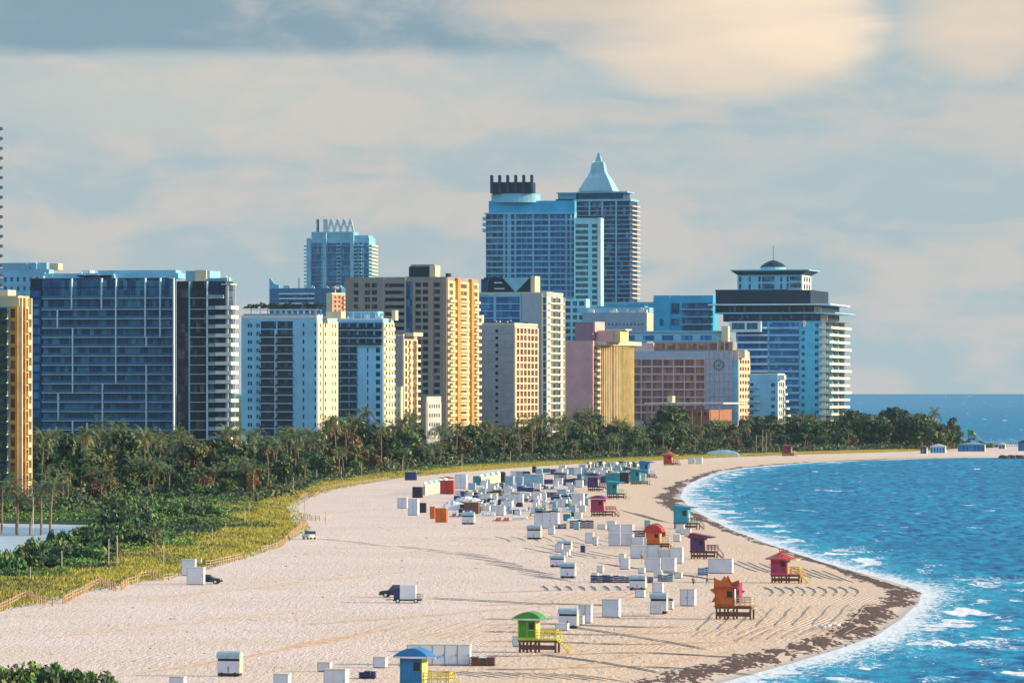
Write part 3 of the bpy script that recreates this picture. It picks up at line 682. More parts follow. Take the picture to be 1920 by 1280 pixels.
for i in range(12):
    t = i * math.pi / 6; r0, r1 = 2.1, 3.0; ux, uz = math.sin(t), math.cos(t)
    p = [(cx_ + ux * r0 - uz * .28, cz_ + uz * r0 + ux * .28), (cx_ + ux * r1 - uz * .28, cz_ + uz * r1 + ux * .28), (cx_ + ux * r1 + uz * .28, cz_ + uz * r1 - ux * .28), (cx_ + ux * r0 + uz * .28, cz_ + uz * r0 - ux * .28)]
    ck.prism(p, -.9, -.7, darkc)
for ang, ln in ((52, 2.0), (232, 1.3)):
    ux, uz = math.sin(R(ang)), math.cos(R(ang)); p = [(cx_ - uz * .2, cz_ + ux * .2), (cx_ + ux * ln, cz_ + uz * ln), (cx_ + uz * .2, cz_ - ux * .2)]; ck.prism(p, -1.0, -.8, darkc)
b.add('clock_face', ck)
b.grid('E', 1384, 1405.5, b.rows(671, 13.0, 9), fr(1385, 1404.5, 4, 3.4), .2, .72, cream, g_warm); b.box('penthouse', 1373, 1396, 656, 671, cream, yf=1, dep=9)
b.box('storey', 1156, 1224, 642, 660, mg, yf=2, dep=12); b.box('storey', 1224, 1372, 640, 658, brownc, yf=5, dep=12)
b.box('storey', 1155, 1350, 622, 640, paleblue, yf=7, dep=12); b.box('storey', 1350, 1362, 611, 640, cream, yf=5, dep=6)
for i in range(7): b.add('window', MB().box(b.sx(1228 + i * 20), b.sx(1243 + i * 20), 4.85, 4.98, b.z(655), b.z(643), g_rust))
for i in range(5): b.add('window', MB().box(b.sx(1165 + i * 36), b.sx(1186 + i * 36), 6.85, 6.98, b.z(637), b.z(628), g_blue))
b.add('balcony', MB().box(b.sx(1184), b.sx(1222), .5, 2, b.z(659), b.z(657), steelw)); b.add('canopy', MB().box(b.sx(1152), b.sx(1356), 6, 19, b.z(622), b.z(619.5), paleblue)); b.roofbits(5, white, 14, 1.5)
fm = MB()
for x in (1345, 1358, 1373): fm.bar((b.sx(x), 1, b.h), (b.sx(x), 1, b.h + 6.5), .15, cream, 4)
fm.box(b.sx(1344), b.sx(1374), .8, 1.2, b.h + 6.5, b.h + 6.9, cream); b.add('pergola', fm); b.done()
b = Bld('beach_pavilion', 'low rust coloured pavilion under a long flat white canopy in front of the clock wall', 1232, 1330, 1372, 2480, 768, mat('rust_render', (.30, .14, .09), .8, .1))
b.add('canopy', MB().box(b.sx(1210), b.w + 8, -2.5, b.d, b.z(757), b.z(754.5), white))
for i in range(9): b.add('pier', MB().box(b.sx(1214 + i * 17) - .2, b.sx(1214 + i * 17) + .2, -1.8, -1.4, 0, b.z(757), brownc))
b.grid('S', 1232, 1330, [(b.z(782), b.z(770))], fr(1234, 1328, 9, 6), .2, .85, MATS['rust_render'], g_warm); b.add('penthouse', MB().box(b.sx(1251), b.sx(1261), 0, 6, b.z(754.5), b.z(742), cream)); b.done()
# --- pale grey blue slab behind pink
b = Bld('blue_block', 'plain pale blue slab with a cream sunlit end behind the pink hotel', 1092, 1212, 1224, 2860, 586, mat('slate_blue', (.26, .36, .46), .7, .05))
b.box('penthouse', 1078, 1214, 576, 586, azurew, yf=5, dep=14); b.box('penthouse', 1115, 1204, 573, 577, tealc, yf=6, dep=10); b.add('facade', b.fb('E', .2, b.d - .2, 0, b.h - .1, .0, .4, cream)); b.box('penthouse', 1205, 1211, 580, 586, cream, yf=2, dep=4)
b.grid('S', 1092, 1212, b.rows(600, 14, 3), fr(1096, 1208, 16, 3), .3, .6, MATS['slate_blue'], g_blue); b.roofbits(12, white, 15, 2.4); b.done()
b = Bld('teal_block', 'long low teal block with a flat bright roof edge seen above the pale blue slab', 1070, 1260, 1268, 3250, 569, azure)
b.parapet(azurew, 1.2); b.grid('S', 1070, 1260, b.rows(573, 9, 6), fr(1080, 1250, 20, 5), .2, .7, azure, g_blue); b.roofbits(8, darkc, 16, 1.5); b.done()
b = Bld('azure_building', 'bright azure building just left of the black topped stepped tower', 1226, 1337, 1345, 2760, 554, azure)
b.add('facade', b.fb('S', b.sx(1226), b.sx(1257), 0, b.h, .0, 1.2, azure)); rws = b.rows(566, 14, 9)
for (zb, zt) in rws:
    b.add('balcony', b.fb('S', b.sx(1278), b.sx(1336), zb - .3, zb + .35, .0, 2.2, azurew)); b.add('window', b.fb('S', b.sx(1279), b.sx(1335), zb + .4, zt - .4, .02, .1, g_navy))
b.add('window', b.fb('S', b.sx(1259), b.sx(1274), b.z(588), b.z(568), .02, .1, g_navy)); b.add('window', b.fb('S', b.sx(1259), b.sx(1274), b.z(609), b.z(597), .02, .1, g_navy)); b.add('window', b.fb('S', b.sx(1238), b.sx(1245), b.z(611), b.z(597), 1.2, 1.26, g_navy))
b.box('penthouse', 1227, 1276, 553, 556, azurew, yf=1, dep=9); b.add('pergola', MB().box(b.sx(1280), b.sx(1335), 1, 9, b.z(557), b.z(554.5), darkc)); b.done()
# --- stepped tower
b = Bld('stepped_tower', 'big azure tower stepping out in white balconies under a black top', 1380, 1540, 1578, 2620, 602, mat('light_azure', (.07, .47, .72), .55, .08), a=13)
rws = b.rows(602, 13.55, 14)
b.grid('S', 1500, 1540, rws, [(1503, 1509), (1528, 1535)], .2, .68, MATS['light_azure'], g_navy)
for i, (zb, zt) in enumerate(rws):
    b.add('window', b.fb('S', b.sx(1443), b.sx(1498), zb + .9, zt - .5, .02, .1, g_blue)); b.add('balcony', b.fb('S', b.sx(1383), b.sx(1440), zb - .2, zb + .9, .0, 2.0, steelw)); b.add('window', b.fb('S', b.sx(1384), b.sx(1439), zb + .9, zt - .2, .02, .1, g_blue))
    b.add('balcony', b.fb('S', b.sx(1441), b.sx(1499), zb - .2, zb + .9, .0, .9, azurew))
e0, e1 = 0, b.d
for i, (zb, zt) in enumerate(rws[-1:] + rws[:-1]):
    zb, zt = rws[i]; out = 4.2 + (1.6 if i % 3 == 0 else .6) ; n = 7
    mb = MB(); mb.box(b.w - 1, b.w + out, -1.2, e1, zb - .2, zb + .15, white); mb.box(b.w - 1, b.w + out, -1.2, -1.08, zb + .15, zb + 1.15, rail_w); mb.box(b.w + out - .12, b.w + out, -1.08, e1, zb + .15, zb + 1.15, rail_w); b.add('balcony', mb)
    for j in range(n): b.add('window', b.fb('E', e0 + (e1 - e0) * (j + .18) / n, e0 + (e1 - e0) * (j + .82) / n, zb + .2, zt - .4, .02, .1, g_dark))
for j in range(4): b.add('pier', b.fb('E', (e1) * j / 3.2, e1 * j / 3.2 + .5, 0, b.h, .11, 2.4, white))
for (y0, y1, xa, xb, ea, mt, gg) in ((571, 587, 1340, 1540, 14, azurew, g_black), (587, 602, 1355, 1540, 22, azurew, g_dark)):
    b.add('storey', MB().box(b.sx(xa), b.sx(1538), 1.5, b.d - 4, b.z(y1), b.z(y0), darkc))
    for j in range(14): q0, q1 = b.sx(xa + 3), b.sx(1537); st = (q1 - q0) / 14; b.add('window', MB().box(q0 + st * j + .2, q0 + st * (j + 1) - .2, 1.38, 1.46, b.z(y1) + .6, b.z(y0) - .6, gg))
    b.add('balcony', MB().box(b.sx(xa - 12), b.w + ea * .35, -.5, b.d, b.z(y0) - .15, b.z(y0) + .55, azurew if y0 > 580 else steelw))
for (y0, xa, ea) in ((571, 1530, 4.5), (587, 1540, 12), (602, 1540, 15)): b.add('balcony', MB().box(b.w - 3, b.w + ea * .55, -.8, b.d, b.z(y0) - .25, b.z(y0) - .16, white))
for j in range(6): b.add('pier', MB().box(b.w - .5 + j * .7, b.w - .3 + j * .7, 1.0, 1.3, b.z(602), b.z(590), cream)); b.add('pier', MB().box(b.w - 4 + j * .7, b.w - 3.8 + j * .7, .6, .9, b.z(587), b.z(574), cream))
b.add('storey', MB().box(b.sx(1340), b.sx(1518), 3, b.d - 6, b.z(571), b.z(543), darkc)); b.add('storey', MB().box(b.sx(1340) - .2, b.sx(1475), 2.7, b.d - 7, b.z(545), b.z(543) + .3, navyc))
b.box('penthouse', 1371, 1430, 602, 622, steelw, yf=-6, dep=6); b.box('penthouse', 1506, 1511, 601, 613, white, yf=-1.5, dep=1.2)
b.add('window', MB().box(b.sx(1376), b.sx(1400), -6.2, -6.1, b.z(617), b.z(605), g_teal)); b.add('window', MB().box(b.sx(1404), b.sx(1424), -6.2, -6.1, b.z(617), b.z(605), g_teal)); b.done()
# --- crown tower with dome
b = Bld('domed_tower', 'blue tower with a flared flat roof and a little round dome', 1383, 1503, 1520, 2900, 513, azurew, a=13)
rws = b.rows(516, 13.5, 3); b.grid('S', 1383, 1503, rws, [(1386, 1390), (1404, 1408), (1422, 1427), (1429, 1452), (1463, 1467), (1475, 1479), (1481, 1502)], .12, .85, azurew, g_navy, rec=.5)
b.grid('E', 1503, 1520, rws, fr(1505, 1519, 3, 3), .15, .8, white, g_dark); b.bal('S', 1481, 1502, rws, 1.5, steelw, railg)
x0_, x1_, z0, z1 = -1.5, b.w + 4, b.z(515), b.z(507.5)
rf = MB()
rf.v = [(0, 0, z0), (b.w, 0, z0), (b.w, b.d, z0), (0, b.d, z0), (x0_ - 2, -4, z1), (x1_ + 1, -4, z1), (x1_ + 1, b.d + 3, z1), (x0_ - 2, b.d + 3, z1)]
rf.f = [(0,3,2,1),(4,5,6,7),(0,1,5,4),(1,2,6,5),(2,3,7,6),(3,0,4,7)]; rf.mats = [navyc]; rf.m = [0] * 6; b.P['roof'] = [rf]
b.add('cornice', MB().box(x0_ - 2.2, x1_ + 1.2, -4.2, b.d + 3.2, z1 + .02, z1 + .7, paleblue))
cx_ = b.sx(1441); r_ = (b.sx(1465) - b.sx(1417)) / 2
b.add('dome_drum', MB().lathe([(r_, z1 + .7), (r_, b.z(499))], paleblue, 20, (cx_, b.d / 2)))
b.add('dome', MB().lathe([(r_ + .3, b.z(499)), (r_ * .95, b.z(497)), (r_ * .7, b.z(492)), (r_ * .35, b.z(488)), (r_ * .06, b.z(486))], darkc, 20, (cx_, b.d / 2)))
b.add('flagpole', MB().bar((cx_, b.d / 2, b.z(487)), (cx_, b.d / 2, b.z(458)), .16, darkc, 5)); b.done()
# --- small white building
b = Bld('white_building', 'small white apartment house with jutting balconies below the azure stepped tower', 1405, 1458, 1471, 2530, 702, azurew, a=14)
rws = b.rows(714, 13.4, 6); b.grid('S', 1405, 1458, rws, [(1406, 1413), (1446, 1453)], .2, .7, azurew, g_navy); b.bal('S', 1405, 1424, rws, 1.8, paleblue, paleblue, rh=.9)
b.grid('E', 1458, 1471, rws, [(1459.5, 1462), (1463, 1465.5), (1466.5, 1469.5)], .2, .8, white, g_dark)
for i, rw in enumerate(rws): b.bal('E', 1466, 1471, [rw], 1.2 + i * .55, white, white, rh=.8)
b.parapet(white, .6); b.box('penthouse', 1456, 1470, 703, 712, white, yf=1, dep=5); b.done()
# --- curved-back blue hotel with fins on its drum (far)
b = Bld('slab_tower', 'huge blue slab hotel with a round drum and dark upright fins on top', 911, 1077, 1081, 2950, 400, azurew, a=8)
rws = b.rows(413, 11.15, 30)
for x in (946, 953.5, 957, 966.5, 1000, 1030, 1062, 1070.5): b.add('pier', b.fb('S', b.sx(x) - .45, b.sx(x) + .45, 0, b.h, .0, 1.3, paleblue))
for zb, zt in [(b.z(413), b.z(400))] + rws:
    for a_, c_ in ((912, 943), (948, 956), (958, 998), (1002, 1028), (1032, 1060), (1064, 1076)):
        pn = b.fb('S', b.sx(a_), b.sx(c_), zb + .9, zt - .15, .02, .12, g_blue if a_ > 943 else g_navy); w_ = b.sx(c_) - b.sx(a_)
        for j in range(1, int(w_ / 3)): b.fb('S', b.sx(a_) + w_ * j / int(w_ / 3) - .12, b.sx(a_) + w_ * j / int(w_ / 3) + .12, zb + .9, zt - .15, .12, .4, azurew, pn)
        b.add('window', pn)
    b.add('balcony', b.fb('S', b.sx(911), b.sx(1077), zb - .15, zb + .85, .0, 1.2, paleblue))
b.add('penthouse', MB().box(b.sx(916), b.sx(1077), 1, b.d, b.h + .12, b.z(376), azure)); b.add('cornice', MB().box(b.sx(909), b.sx(1078), -1.5, b.d, b.h - .4, b.h + .5, paleblue))
cx_, r_ = b.sx(965), (b.sx(1011) - b.sx(919)) / 2
b.add('drum', MB().lathe([(r_, b.z(379)), (r_, b.z(363)), (r_ * .93, b.z(362))], azurew, 32, (cx_, b.d / 2), 1, .55))
for i in range(6):
    x = b.sx(923.5 + i * 15); b.add('fin', MB().box(x - .95, x + .75, b.d / 2 - 9, b.d / 2 - 6.5, b.z(362), b.z(328), navyc))
b.add('storey', MB().box(b.sx(921), b.sx(999), b.d / 2 - 7, b.d / 2 + 7, b.z(362), b.z(341), darkc))
for i in range(3): b.add('balcony', MB().box(b.sx(905), b.sx(911) + .01, -1, 8, b.z(412 + i * 11), b.z(406 + i * 11), paleblue))
b.done()
b = Bld('slab_tower', 'lower pale teal wing on the right of the slab hotel with dark fins', 1078, 1127, 1132, 2935, 411, mat('pale_teal_render', (.30, .66, .76), .7, .05), a=8)
pt = MATS['pale_teal_render']
b.grid('S', 1078, 1127, b.rows(417, 11.15, 28), [(1079.5, 1103), (1110, 1120)], .12, .72, pt, g_teal, rec=.6); b.add('canopy', MB().box(b.sx(1083), b.sx(1130), -1, b.d, b.z(407), b.z(405), darkc)); b.add('pier', b.fb('S', b.sx(1121.5), b.sx(1127), 0, b.h + 1, .6, 1.6, white)); b.parapet(pt); b.done()
b = Bld('podium_building', 'pale teal block of square windows showing right of the triangle topped hotel', 1057, 1099, 1106, 2900, 560, pt, a=8)
b.grid('S', 1057, 1099, b.rows(562, 13, 12), [(1059, 1070), (1074, 1082), (1086, 1096)], .15, .8, pt, g_navy, rec=.5); b.done()
# --- pyramid tower
b = Bld('pyramid_tower', 'far dark blue tower crowned by a steep pale pyramid spire', 1076, 1181, 1195, 3350, 373, navyc, a=14)
rws = b.rows(379, 8.6, 44)
for i, (zb, zt) in enumerate(rws):
    b.add('balcony', b.fb('S', b.sx(1077), b.sx(1182), zb, zb + .8, .0, 1.5, azurew if i % 10 == 6 else mat('slab_blue', (.10, .30, .48), .6, .05)))
    b.add('window', b.fb('S', b.sx(1077), b.sx(1181), zb + .8, zt, .02, .1, glass('far_glass', (.012, .035, .09), (.16, .28, .42), .15, 4.2, .35)))
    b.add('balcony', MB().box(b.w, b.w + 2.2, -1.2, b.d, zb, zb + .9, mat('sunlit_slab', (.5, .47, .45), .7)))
for x in (1106, 1130, 1156): b.add('pier', b.fb('S', b.sx(x) - .5, b.sx(x) + .5, 0, b.h, .0, 1.6, azurew))
b.add('cornice', MB().box(b.sx(1076), b.w + 1, -1.5, b.d, b.z(377), b.z(373), azurew)); b.add('storey', MB().box(b.sx(1084), b.sx(1168), 1, b.d - 2, b.h + .12, b.z(361), navyc)); b.add('cornice', MB().box(b.sx(1082), b.sx(1176), 0, b.d - 1, b.z(361), b.z(358.5), azurew))
b.add('storey', MB().box(b.sx(1040), b.sx(1080), 3, b.d - 2, 0, b.z(372), navyc)); b.add('cornice', MB().box(b.sx(1043), b.sx(1080), 1, b.d - 2, b.z(362), b.z(359.5), azurew))
b.add('storey', MB().box(b.sx(1045), b.sx(1079), 2, b.d - 3, b.z(372), b.z(362), MATS['slab_blue']))
cx_, cy_ = b.sx(1115.5), b.d / 2; sp = MB(); prof = [(33, 357.5), (31, 352), (21, 333), (14, 322), (11.5, 308), (10.5, 303), (5.5, 300), (1.2, 284)]
k_ = (b.sx(1148) - b.sx(1083)) / 66
for i in range(len(prof) - 1):
    (r0, y0), (r1, y1) = prof[i], prof[i + 1]; a0, a1 = r0 * k_, r1 * k_; z0, z1 = b.z(y0), b.z(y1); q = min(1, (b.d / 2 - 1) / (33 * k_))
    V = [(cx_ - a0, cy_ - a0 * q, z0), (cx_ + a0, cy_ - a0 * q, z0), (cx_ + a0, cy_ + a0 * q, z0), (cx_ - a0, cy_ + a0 * q, z0), (cx_ - a1, cy_ - a1 * q, z1), (cx_ + a1, cy_ - a1 * q, z1), (cx_ + a1, cy_ + a1 * q, z1), (cx_ - a1, cy_ + a1 * q, z1)]
    for f in ((0,1,5,4),(1,2,6,5),(2,3,7,6),(3,0,4,7),(4,5,6,7)): sp.poly([V[j] for j in f], mat('spire_blue', (.25, .46, .55), .5, .05))
    sp.bar(V[0], V[4], .25, steelw, 4); sp.bar(V[1], V[5], .25, steelw, 4)
b.add('spire', sp); b.done()
# --- far zigzag crown tower
b = Bld('crowned_tower', 'distant blue tower with a zigzag lattice crown behind the roofs left of centre', 575, 692, 704, 4300, 446, azurew, a=12)
rws = b.rows(455, 6.75, 44); gb = glass('distant_glass', (.015, .10, .24), (.08, .28, .46), .15, 5, .4)
for i, (zb, zt) in enumerate(rws):
    for a_, c_ in ((584, 602), (614, 631), (640, 659), (683, 691)): b.add('window', b.fb('S', b.sx(a_), b.sx(c_), zb, zt, .02, .15, gb))
    for a_, c_ in ((604, 607), (632, 638), (664, 671), (674, 679)): b.add('balcony', b.fb('S', b.sx(a_), b.sx(c_), zb, zb + 1.3, .0, 2.4, paleblue)); b.add('window', b.fb('S', b.sx(a_), b.sx(c_), zb + 1.3, zt, .02, .1, g_navy))
    if i % 2 == 0: b.add('balcony', b.fb('S', b.sx(584), b.sx(690), zb, zb + .7, .15, 1.4, MATS['slab_blue']))
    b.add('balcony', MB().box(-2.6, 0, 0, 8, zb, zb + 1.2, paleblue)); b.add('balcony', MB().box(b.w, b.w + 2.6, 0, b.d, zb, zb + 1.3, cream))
for x in (581, 609.5, 661): b.add('pier', b.fb('S', b.sx(x) - 1.6, b.sx(x) + 1.6, 0, b.h + (5 if x > 600 else 0), .0, 2.6, paleblue))
b.add('storey', MB().box(b.sx(583), b.sx(661), 2, b.d - 2, b.h + .1, b.z(434), mat('crown_blue', (.15, .42, .52), .6, .05))); b.add('storey', MB().box(b.sx(662), b.sx(690), 2, b.d - 4, b.h + .1, b.z(441), azurew))
cr = MB()
for i in range(8):
    xa, xb = b.sx(612 + i * 6), b.sx(618 + i * 6); za, zb_ = (b.z(434), b.z(410)) if i % 2 == 0 else (b.z(410), b.z(434)); cr.bar((xa, 6, za), (xb, 6, zb_), 1.15, mat('crown_white', (.52, .60, .70), .6), 4)
for x in (591, 593.5, 604.5, 607, 610): cr.bar((b.sx(x), 6, b.z(434)), (b.sx(x), 6, b.z(410)), .9, MATS['crown_white'] if x != 593.5 else darkc, 4)
b.add('lattice_crown', cr); b.done()
# --- low blue building with fin + small cream one
b = Bld('blue_building', 'mid blue office block with a pointed corner fin standing left under the zigzag crowned tower', 505, 640, 652, 3050, 540, mat('mid_blue', (.03, .16, .33), .6, .1))
for y in (549, 558, 567): b.add('balcony', b.fb('S', b.sx(524), b.sx(590), b.z(y + 2.5), b.z(y), .0, 1.2, steelw))
for y in (552, 561, 570): b.add('window', b.fb('S', b.sx(524), b.sx(590), b.z(y + 5), b.z(y), .02, .1, g_navy))
b.add('fin', MB().prism([(b.sx(505), b.z(540)), (b.sx(505), b.z(521)), (b.sx(507), b.z(521)), (b.sx(515), b.z(531)), (b.sx(523), b.z(534)), (b.sx(523), b.z(540))], 0, 2, azurew)); b.add('flagpole', MB().bar((b.sx(558), 3, b.h), (b.sx(558), 3, b.z(520)), .3, darkc, 4)); b.roofbits(6, azurew, 21, 2); b.done()
b = Bld('cream_building', 'little cream and coral building peeping over the pale blue hotel roof', 612, 622, 655, 2700, 549, cream, a=40)
b.grid('E', 622, 655, b.rows(552, 8.5, 8), fr(624, 654, 4, 4), .15, .7, mat('coral', (.5, .27, .18), .8), g_warm); b.bal('E', 641, 654, b.rows(552, 8.5, 8), 1.6, cream, cream, rh=1)
mast = MB().bar((4, 3, b.h), (4, 3, b.z(536)), .25, steelw, 4); mast.lathe([(.3, b.z(543)), (2., b.z(541)), (2.2, b.z(539)), (.5, b.z(537))], mat('mast_pink', (.6, .4, .4), .6), 8, (4, 3)); b.add('mast', mast); b.done()
#@@END_BUILDINGS

# ================================================================== VEGETATION
palm_g = mat('palm_frond', (.050, .115, .028), .5, .3, .35, col2=(.15, .15, .04)); palm_d = mat('palm_frond_dark', (.018, .050, .026), .6, .3, .4)
palm_dry = mat('dry_frond', (.30, .13, .05), .8, .25, .8, col2=(.40, .24, .10)); trunkm = mat('palm_trunk', (.22, .15, .10), .9, .2, 1.5)
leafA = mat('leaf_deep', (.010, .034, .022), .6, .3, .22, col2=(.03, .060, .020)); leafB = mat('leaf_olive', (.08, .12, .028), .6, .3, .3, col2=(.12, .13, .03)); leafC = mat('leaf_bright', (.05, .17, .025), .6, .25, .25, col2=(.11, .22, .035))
straw = mat('dune_grass', (.38, .32, .05), .8, .2, .22, col2=(.17, .24, .03)); leafR = mat('leaf_russet', (.20, .08, .04), .7, .3, .5, col2=(.10, .09, .03))
def palm_meshes(i):
    rr = random.Random(100 + i); h = 1.0
    tr = MB(); pts = []; lean = rr.uniform(-.10, .10)
    for k in range(7):
        t = k / 6; pts.append(Vector((lean * t * t * 10 + .12 * math.sin(3 * t + i), .04 * math.sin(4 * t), 10 * t)))
    for k in range(6): tr.bar(pts[k], pts[k + 1], .24 - .09 * k / 6, trunkm, 6, .24 - .09 * (k + 1) / 6)
    top = pts[-1]
    def frond(mb, az, up, L, droop, m, n=7, wid=.55):
        d = Vector((math.cos(az), math.sin(az), 0)); p = top.copy(); a = up; seg = L / n; side = Vector((-d.y, d.x, 0))
        for k in range(n):
            t = k / n; q = p + d * (math.cos(a) * seg) + Vector((0, 0, math.sin(a) * seg)); a -= droop * (.6 + t)
            w = wid * (math.sin(math.pi * min(1, t * .8 + .22)) + .1)
            for s_ in (-1, 1):
                for j in range(2):
                    b0 = p.lerp(q, j * .5); b1 = p.lerp(q, j * .5 + .34)
                    tip = b1 + side * s_ * w * rr.uniform(.8, 1.15) + d * .28 + Vector((0, 0, -w * rr.uniform(.35, .9)))
                    mb.poly([b0, b1, tip], m)
            p = q
    cr = MB()
    for k in range(20):
        up = rr.uniform(-.35, 1.25); frond(cr, k * 2.4 + rr.uniform(-.3, .3), up, rr.uniform(3.4, 4.8), rr.uniform(.22, .36), palm_g if up > .15 or i % 2 else palm_d, 7, .62)
    dr = MB()
    for k in range(9): frond(dr, k * .7 + rr.random(), rr.uniform(-1.25, -.7), rr.uniform(1.5, 2.4), .10, palm_dry, 4, .40)
    for k in range(6): dr.bar(top + Vector((0, 0, -.3)), top + Vector((rr.uniform(-.3, .3), rr.uniform(-.3, .3), -.6)), .13, palm_dry, 5)
    return tr.mesh('trunk'), cr.mesh('crown'), dr.mesh('dry_fronds')
PM = [palm_meshes(i) for i in range(6)]
def leaf_cloud(n, lobes, size, mats_w, seed, flat=.8):
    """leaf-clump faces through the volume of several lobes; returns a mesh"""
    r_ = np.random.RandomState(seed); V = []; MI = []
    wts = np.array([l[3] ** 2 for l in lobes]); wts = wts / wts.sum()
    li = r_.choice(len(lobes), n, p=wts); L = np.array([l[:4] for l in lobes])[li]
    d = r_.normal(size=(n, 3)); d /= np.linalg.norm(d, axis=1)[:, None]; rad = (.55 + .5 * r_.rand(n)) ** .8
    c = L[:, :3] + d * (rad * L[:, 3])[:, None] * np.array([1, 1, flat])
    u = r_.normal(size=(n, 3)); u /= np.linalg.norm(u, axis=1)[:, None]; w = np.cross(u, d + r_.normal(size=(n, 3)) * .6); w /= np.linalg.norm(w, axis=1)[:, None] + 1e-6
    s = size * (.5 + r_.rand(n))[:, None]; u = u * s; w = w * s * .55
    V = np.stack([c - u, c + w, c + u, c - w], 1).reshape(-1, 3); Fc = np.arange(n * 4).reshape(-1, 4)
    mi = r_.choice(len(mats_w), n, p=[m[1] for m in mats_w]); # clumps share a tone
    tone = r_.rand(len(lobes)); mi = np.where(r_.rand(n) < .6, (tone[li] * len(mats_w)).astype(int) % len(mats_w), mi)
    return mesh_np('crown', V, Fc, [m[0] for m in mats_w], mi)
def tree_meshes(i, russet=False):
    rr = random.Random(50 + i); lobes = []
    for k in range(13):
        a = rr.uniform(0, 6.28); q = rr.uniform(0, 2.6); lobes.append((q * math.cos(a), q * math.sin(a), rr.uniform(3.6, 8.4) - q * .45, rr.uniform(.9, 1.75)))
    tr = MB().bar((0, 0, -.3), (.1, 0, 3.2), .32, MATS['trunk'], 7, .2)
    for l in lobes[:8]: tr.bar((.1, 0, 2.4 + rr.random()), (l[0] * .8, l[1] * .8, l[2] - .3), .15, MATS['trunk'], 5, .05)
    mw = [(leafA, .45), (leafB, .3), (leafC, .1), (MATS['leaf_dark'], .15)] if not russet else [(leafR, .5), (leafB, .3), (leafA, .2)]
    return tr.mesh('trunk'), leaf_cloud(1500, lobes, .42, mw, i, .85)
TM = [tree_meshes(i) for i in range(5)] + [tree_meshes(9, True)]
def bush_meshes(i):
    rr = random.Random(70 + i); lobes = [(rr.uniform(-2.2, 2.2), rr.uniform(-2.2, 2.2), rr.uniform(.2, .9), rr.uniform(.7, 1.25)) for k in range(9)]
    return leaf_cloud(750, lobes, .26, [(leafC, .40), (leafB, .25), (leafA, .35)], 30 + i, .75)
BM = [bush_meshes(i) for i in range(4)]
def put(kind, x, y, z, h, label, group, i, rz=None, sxy=None):
    rr = random.Random(int(x * 7 + y * 3)); rz = rr.uniform(0, 6.28) if rz is None else rz
    if kind == 'palm':
        o = empty('palm_tree', (x, y, z), rz, label, 'palm tree', group); k = h / 11.; q = sxy or k ** .35
        o.scale = (q, q, k); tr, cr, dr = PM[i % len(PM)]
        link('trunk', tr, o); link('crown', cr, o).scale = (1, 1, 1)
        for ch in o.children:
            pass
        if i % 3: link('dry_fronds', dr, o)
    elif kind == 'tree':
        o = empty('broadleaf_tree', (x, y, z), rz, label, 'tree', group); k = h / 9.; o.scale = (sxy or k, sxy or k, k)
        tr, cr = TM[i % len(TM)]; link('trunk', tr, o); link('crown', cr, o)
    else:
        o = bpy.data.objects.new('bush', BM[i % len(BM)]); C.objects.link(o); o.location = (x, y, z); o.rotation_euler.z = rz
        o.scale = (sxy or h / 1.5, sxy or h / 1.5, h / 1.5); tag(o, label, 'bush', group)
    return o
front = [(0, 968), (100, 965), (190, 965), (230, 945), (330, 938), (400, 940), (480, 948), (560, 928), (600, 908), (700, 893), (800, 882), (900, 872), (1000, 867), (1150, 860), (1250, 857), (1330, 855), (1420, 851), (1560, 848), (1700, 845), (1795, 841)]
back = [(0, 905), (60, 895), (330, 893), (450, 880), (640, 872), (840, 861), (1060, 851), (1200, 845), (1400, 840.5), (1470, 839), (1600, 837), (1800, 834)]
topl = [(0, 880), (55, 800), (200, 802), (330, 806), (450, 808), (600, 812), (640, 752), (685, 758), (700, 790), (760, 782), (830, 800), (950, 790), (1000, 776), (1055, 792), (1100, 768), (1150, 792), (1225, 790), (1250, 752), (1275, 792), (1330, 780), (1360, 792), (1400, 782), (1450, 772), (1560, 776), (1600, 764), (1650, 774), (1690, 762), (1745, 774), (1760, 790), (1795, 788)]
ip = lambda T, x: float(np.interp(x, [t[0] for t in T], [t[1] for t in T]))
rt = random.Random(11); cnt = {'palm': 0, 'tree': 0}
BZ = [(330, 'the wide navy glass hotel'), (455, 'the black glass tower'), (632, 'the white roof garden hotel'), (738, 'the pale blue balcony hotel'), (835, 'the taupe tower wall'), (898, 'the gold balcony front'), (1010, 'the light grey slab hotel'), (1057, 'the triangle topped hotel'), (1187, 'the pink and yellow hotel'), (1405, 'the clock hotel'), (1480, 'the small white apartment house'), (1700, 'the azure stepped tower')]
def tree_place(px, t):
    b_ = next(n for m_, n in BZ if px < m_)
    return ('in the front rows of the grove before ', 'in the middle of the grove before ', 'in the rear rows of the grove before ')[0 if t < .3 else 1 if t < .65 else 2] + b_
def belt(n, kind, lo, hi, x0, x1, label, group, bias=1.):
    for k in range(n):
        px = x0 + (x1 - x0) * (k + rt.random()) / n; Df = F * H / (ip(front, px) - HY); Db = F * H / (ip(back, px) - HY)
        t = rt.random() ** bias; D = Df + (Db - Df) * t + rt.uniform(0, 8); x = X(px, D)
        if px < 62 and D > 1150: continue
        hm = min(23.5, Z(ip(topl, px), D)); h = hm * rt.uniform(lo, hi)
        if t < .25: h = min(h, rt.uniform(7, 11.5))
        pl_ = tree_place(px, t); put(kind, x, D, .4, max(h, 4), ('palm ' if kind == 'palm' else 'leafy tree ') + pl_, ('palms ' if kind == 'palm' else 'leafy trees ') + pl_, rt.randrange(60))
belt(140, 'palm', .7, 1.1, 70, 640, 'palm tree with brown dry fronds in the dense grove in front of the hotels', 'palm trees in the grove before the hotels', .8)
belt(120, 'palm', .7, 1.1, 640, 1250, 'palm tree in the strip of grove between the beach and the middle hotels', 'palm trees in the middle of the tree belt', .8)
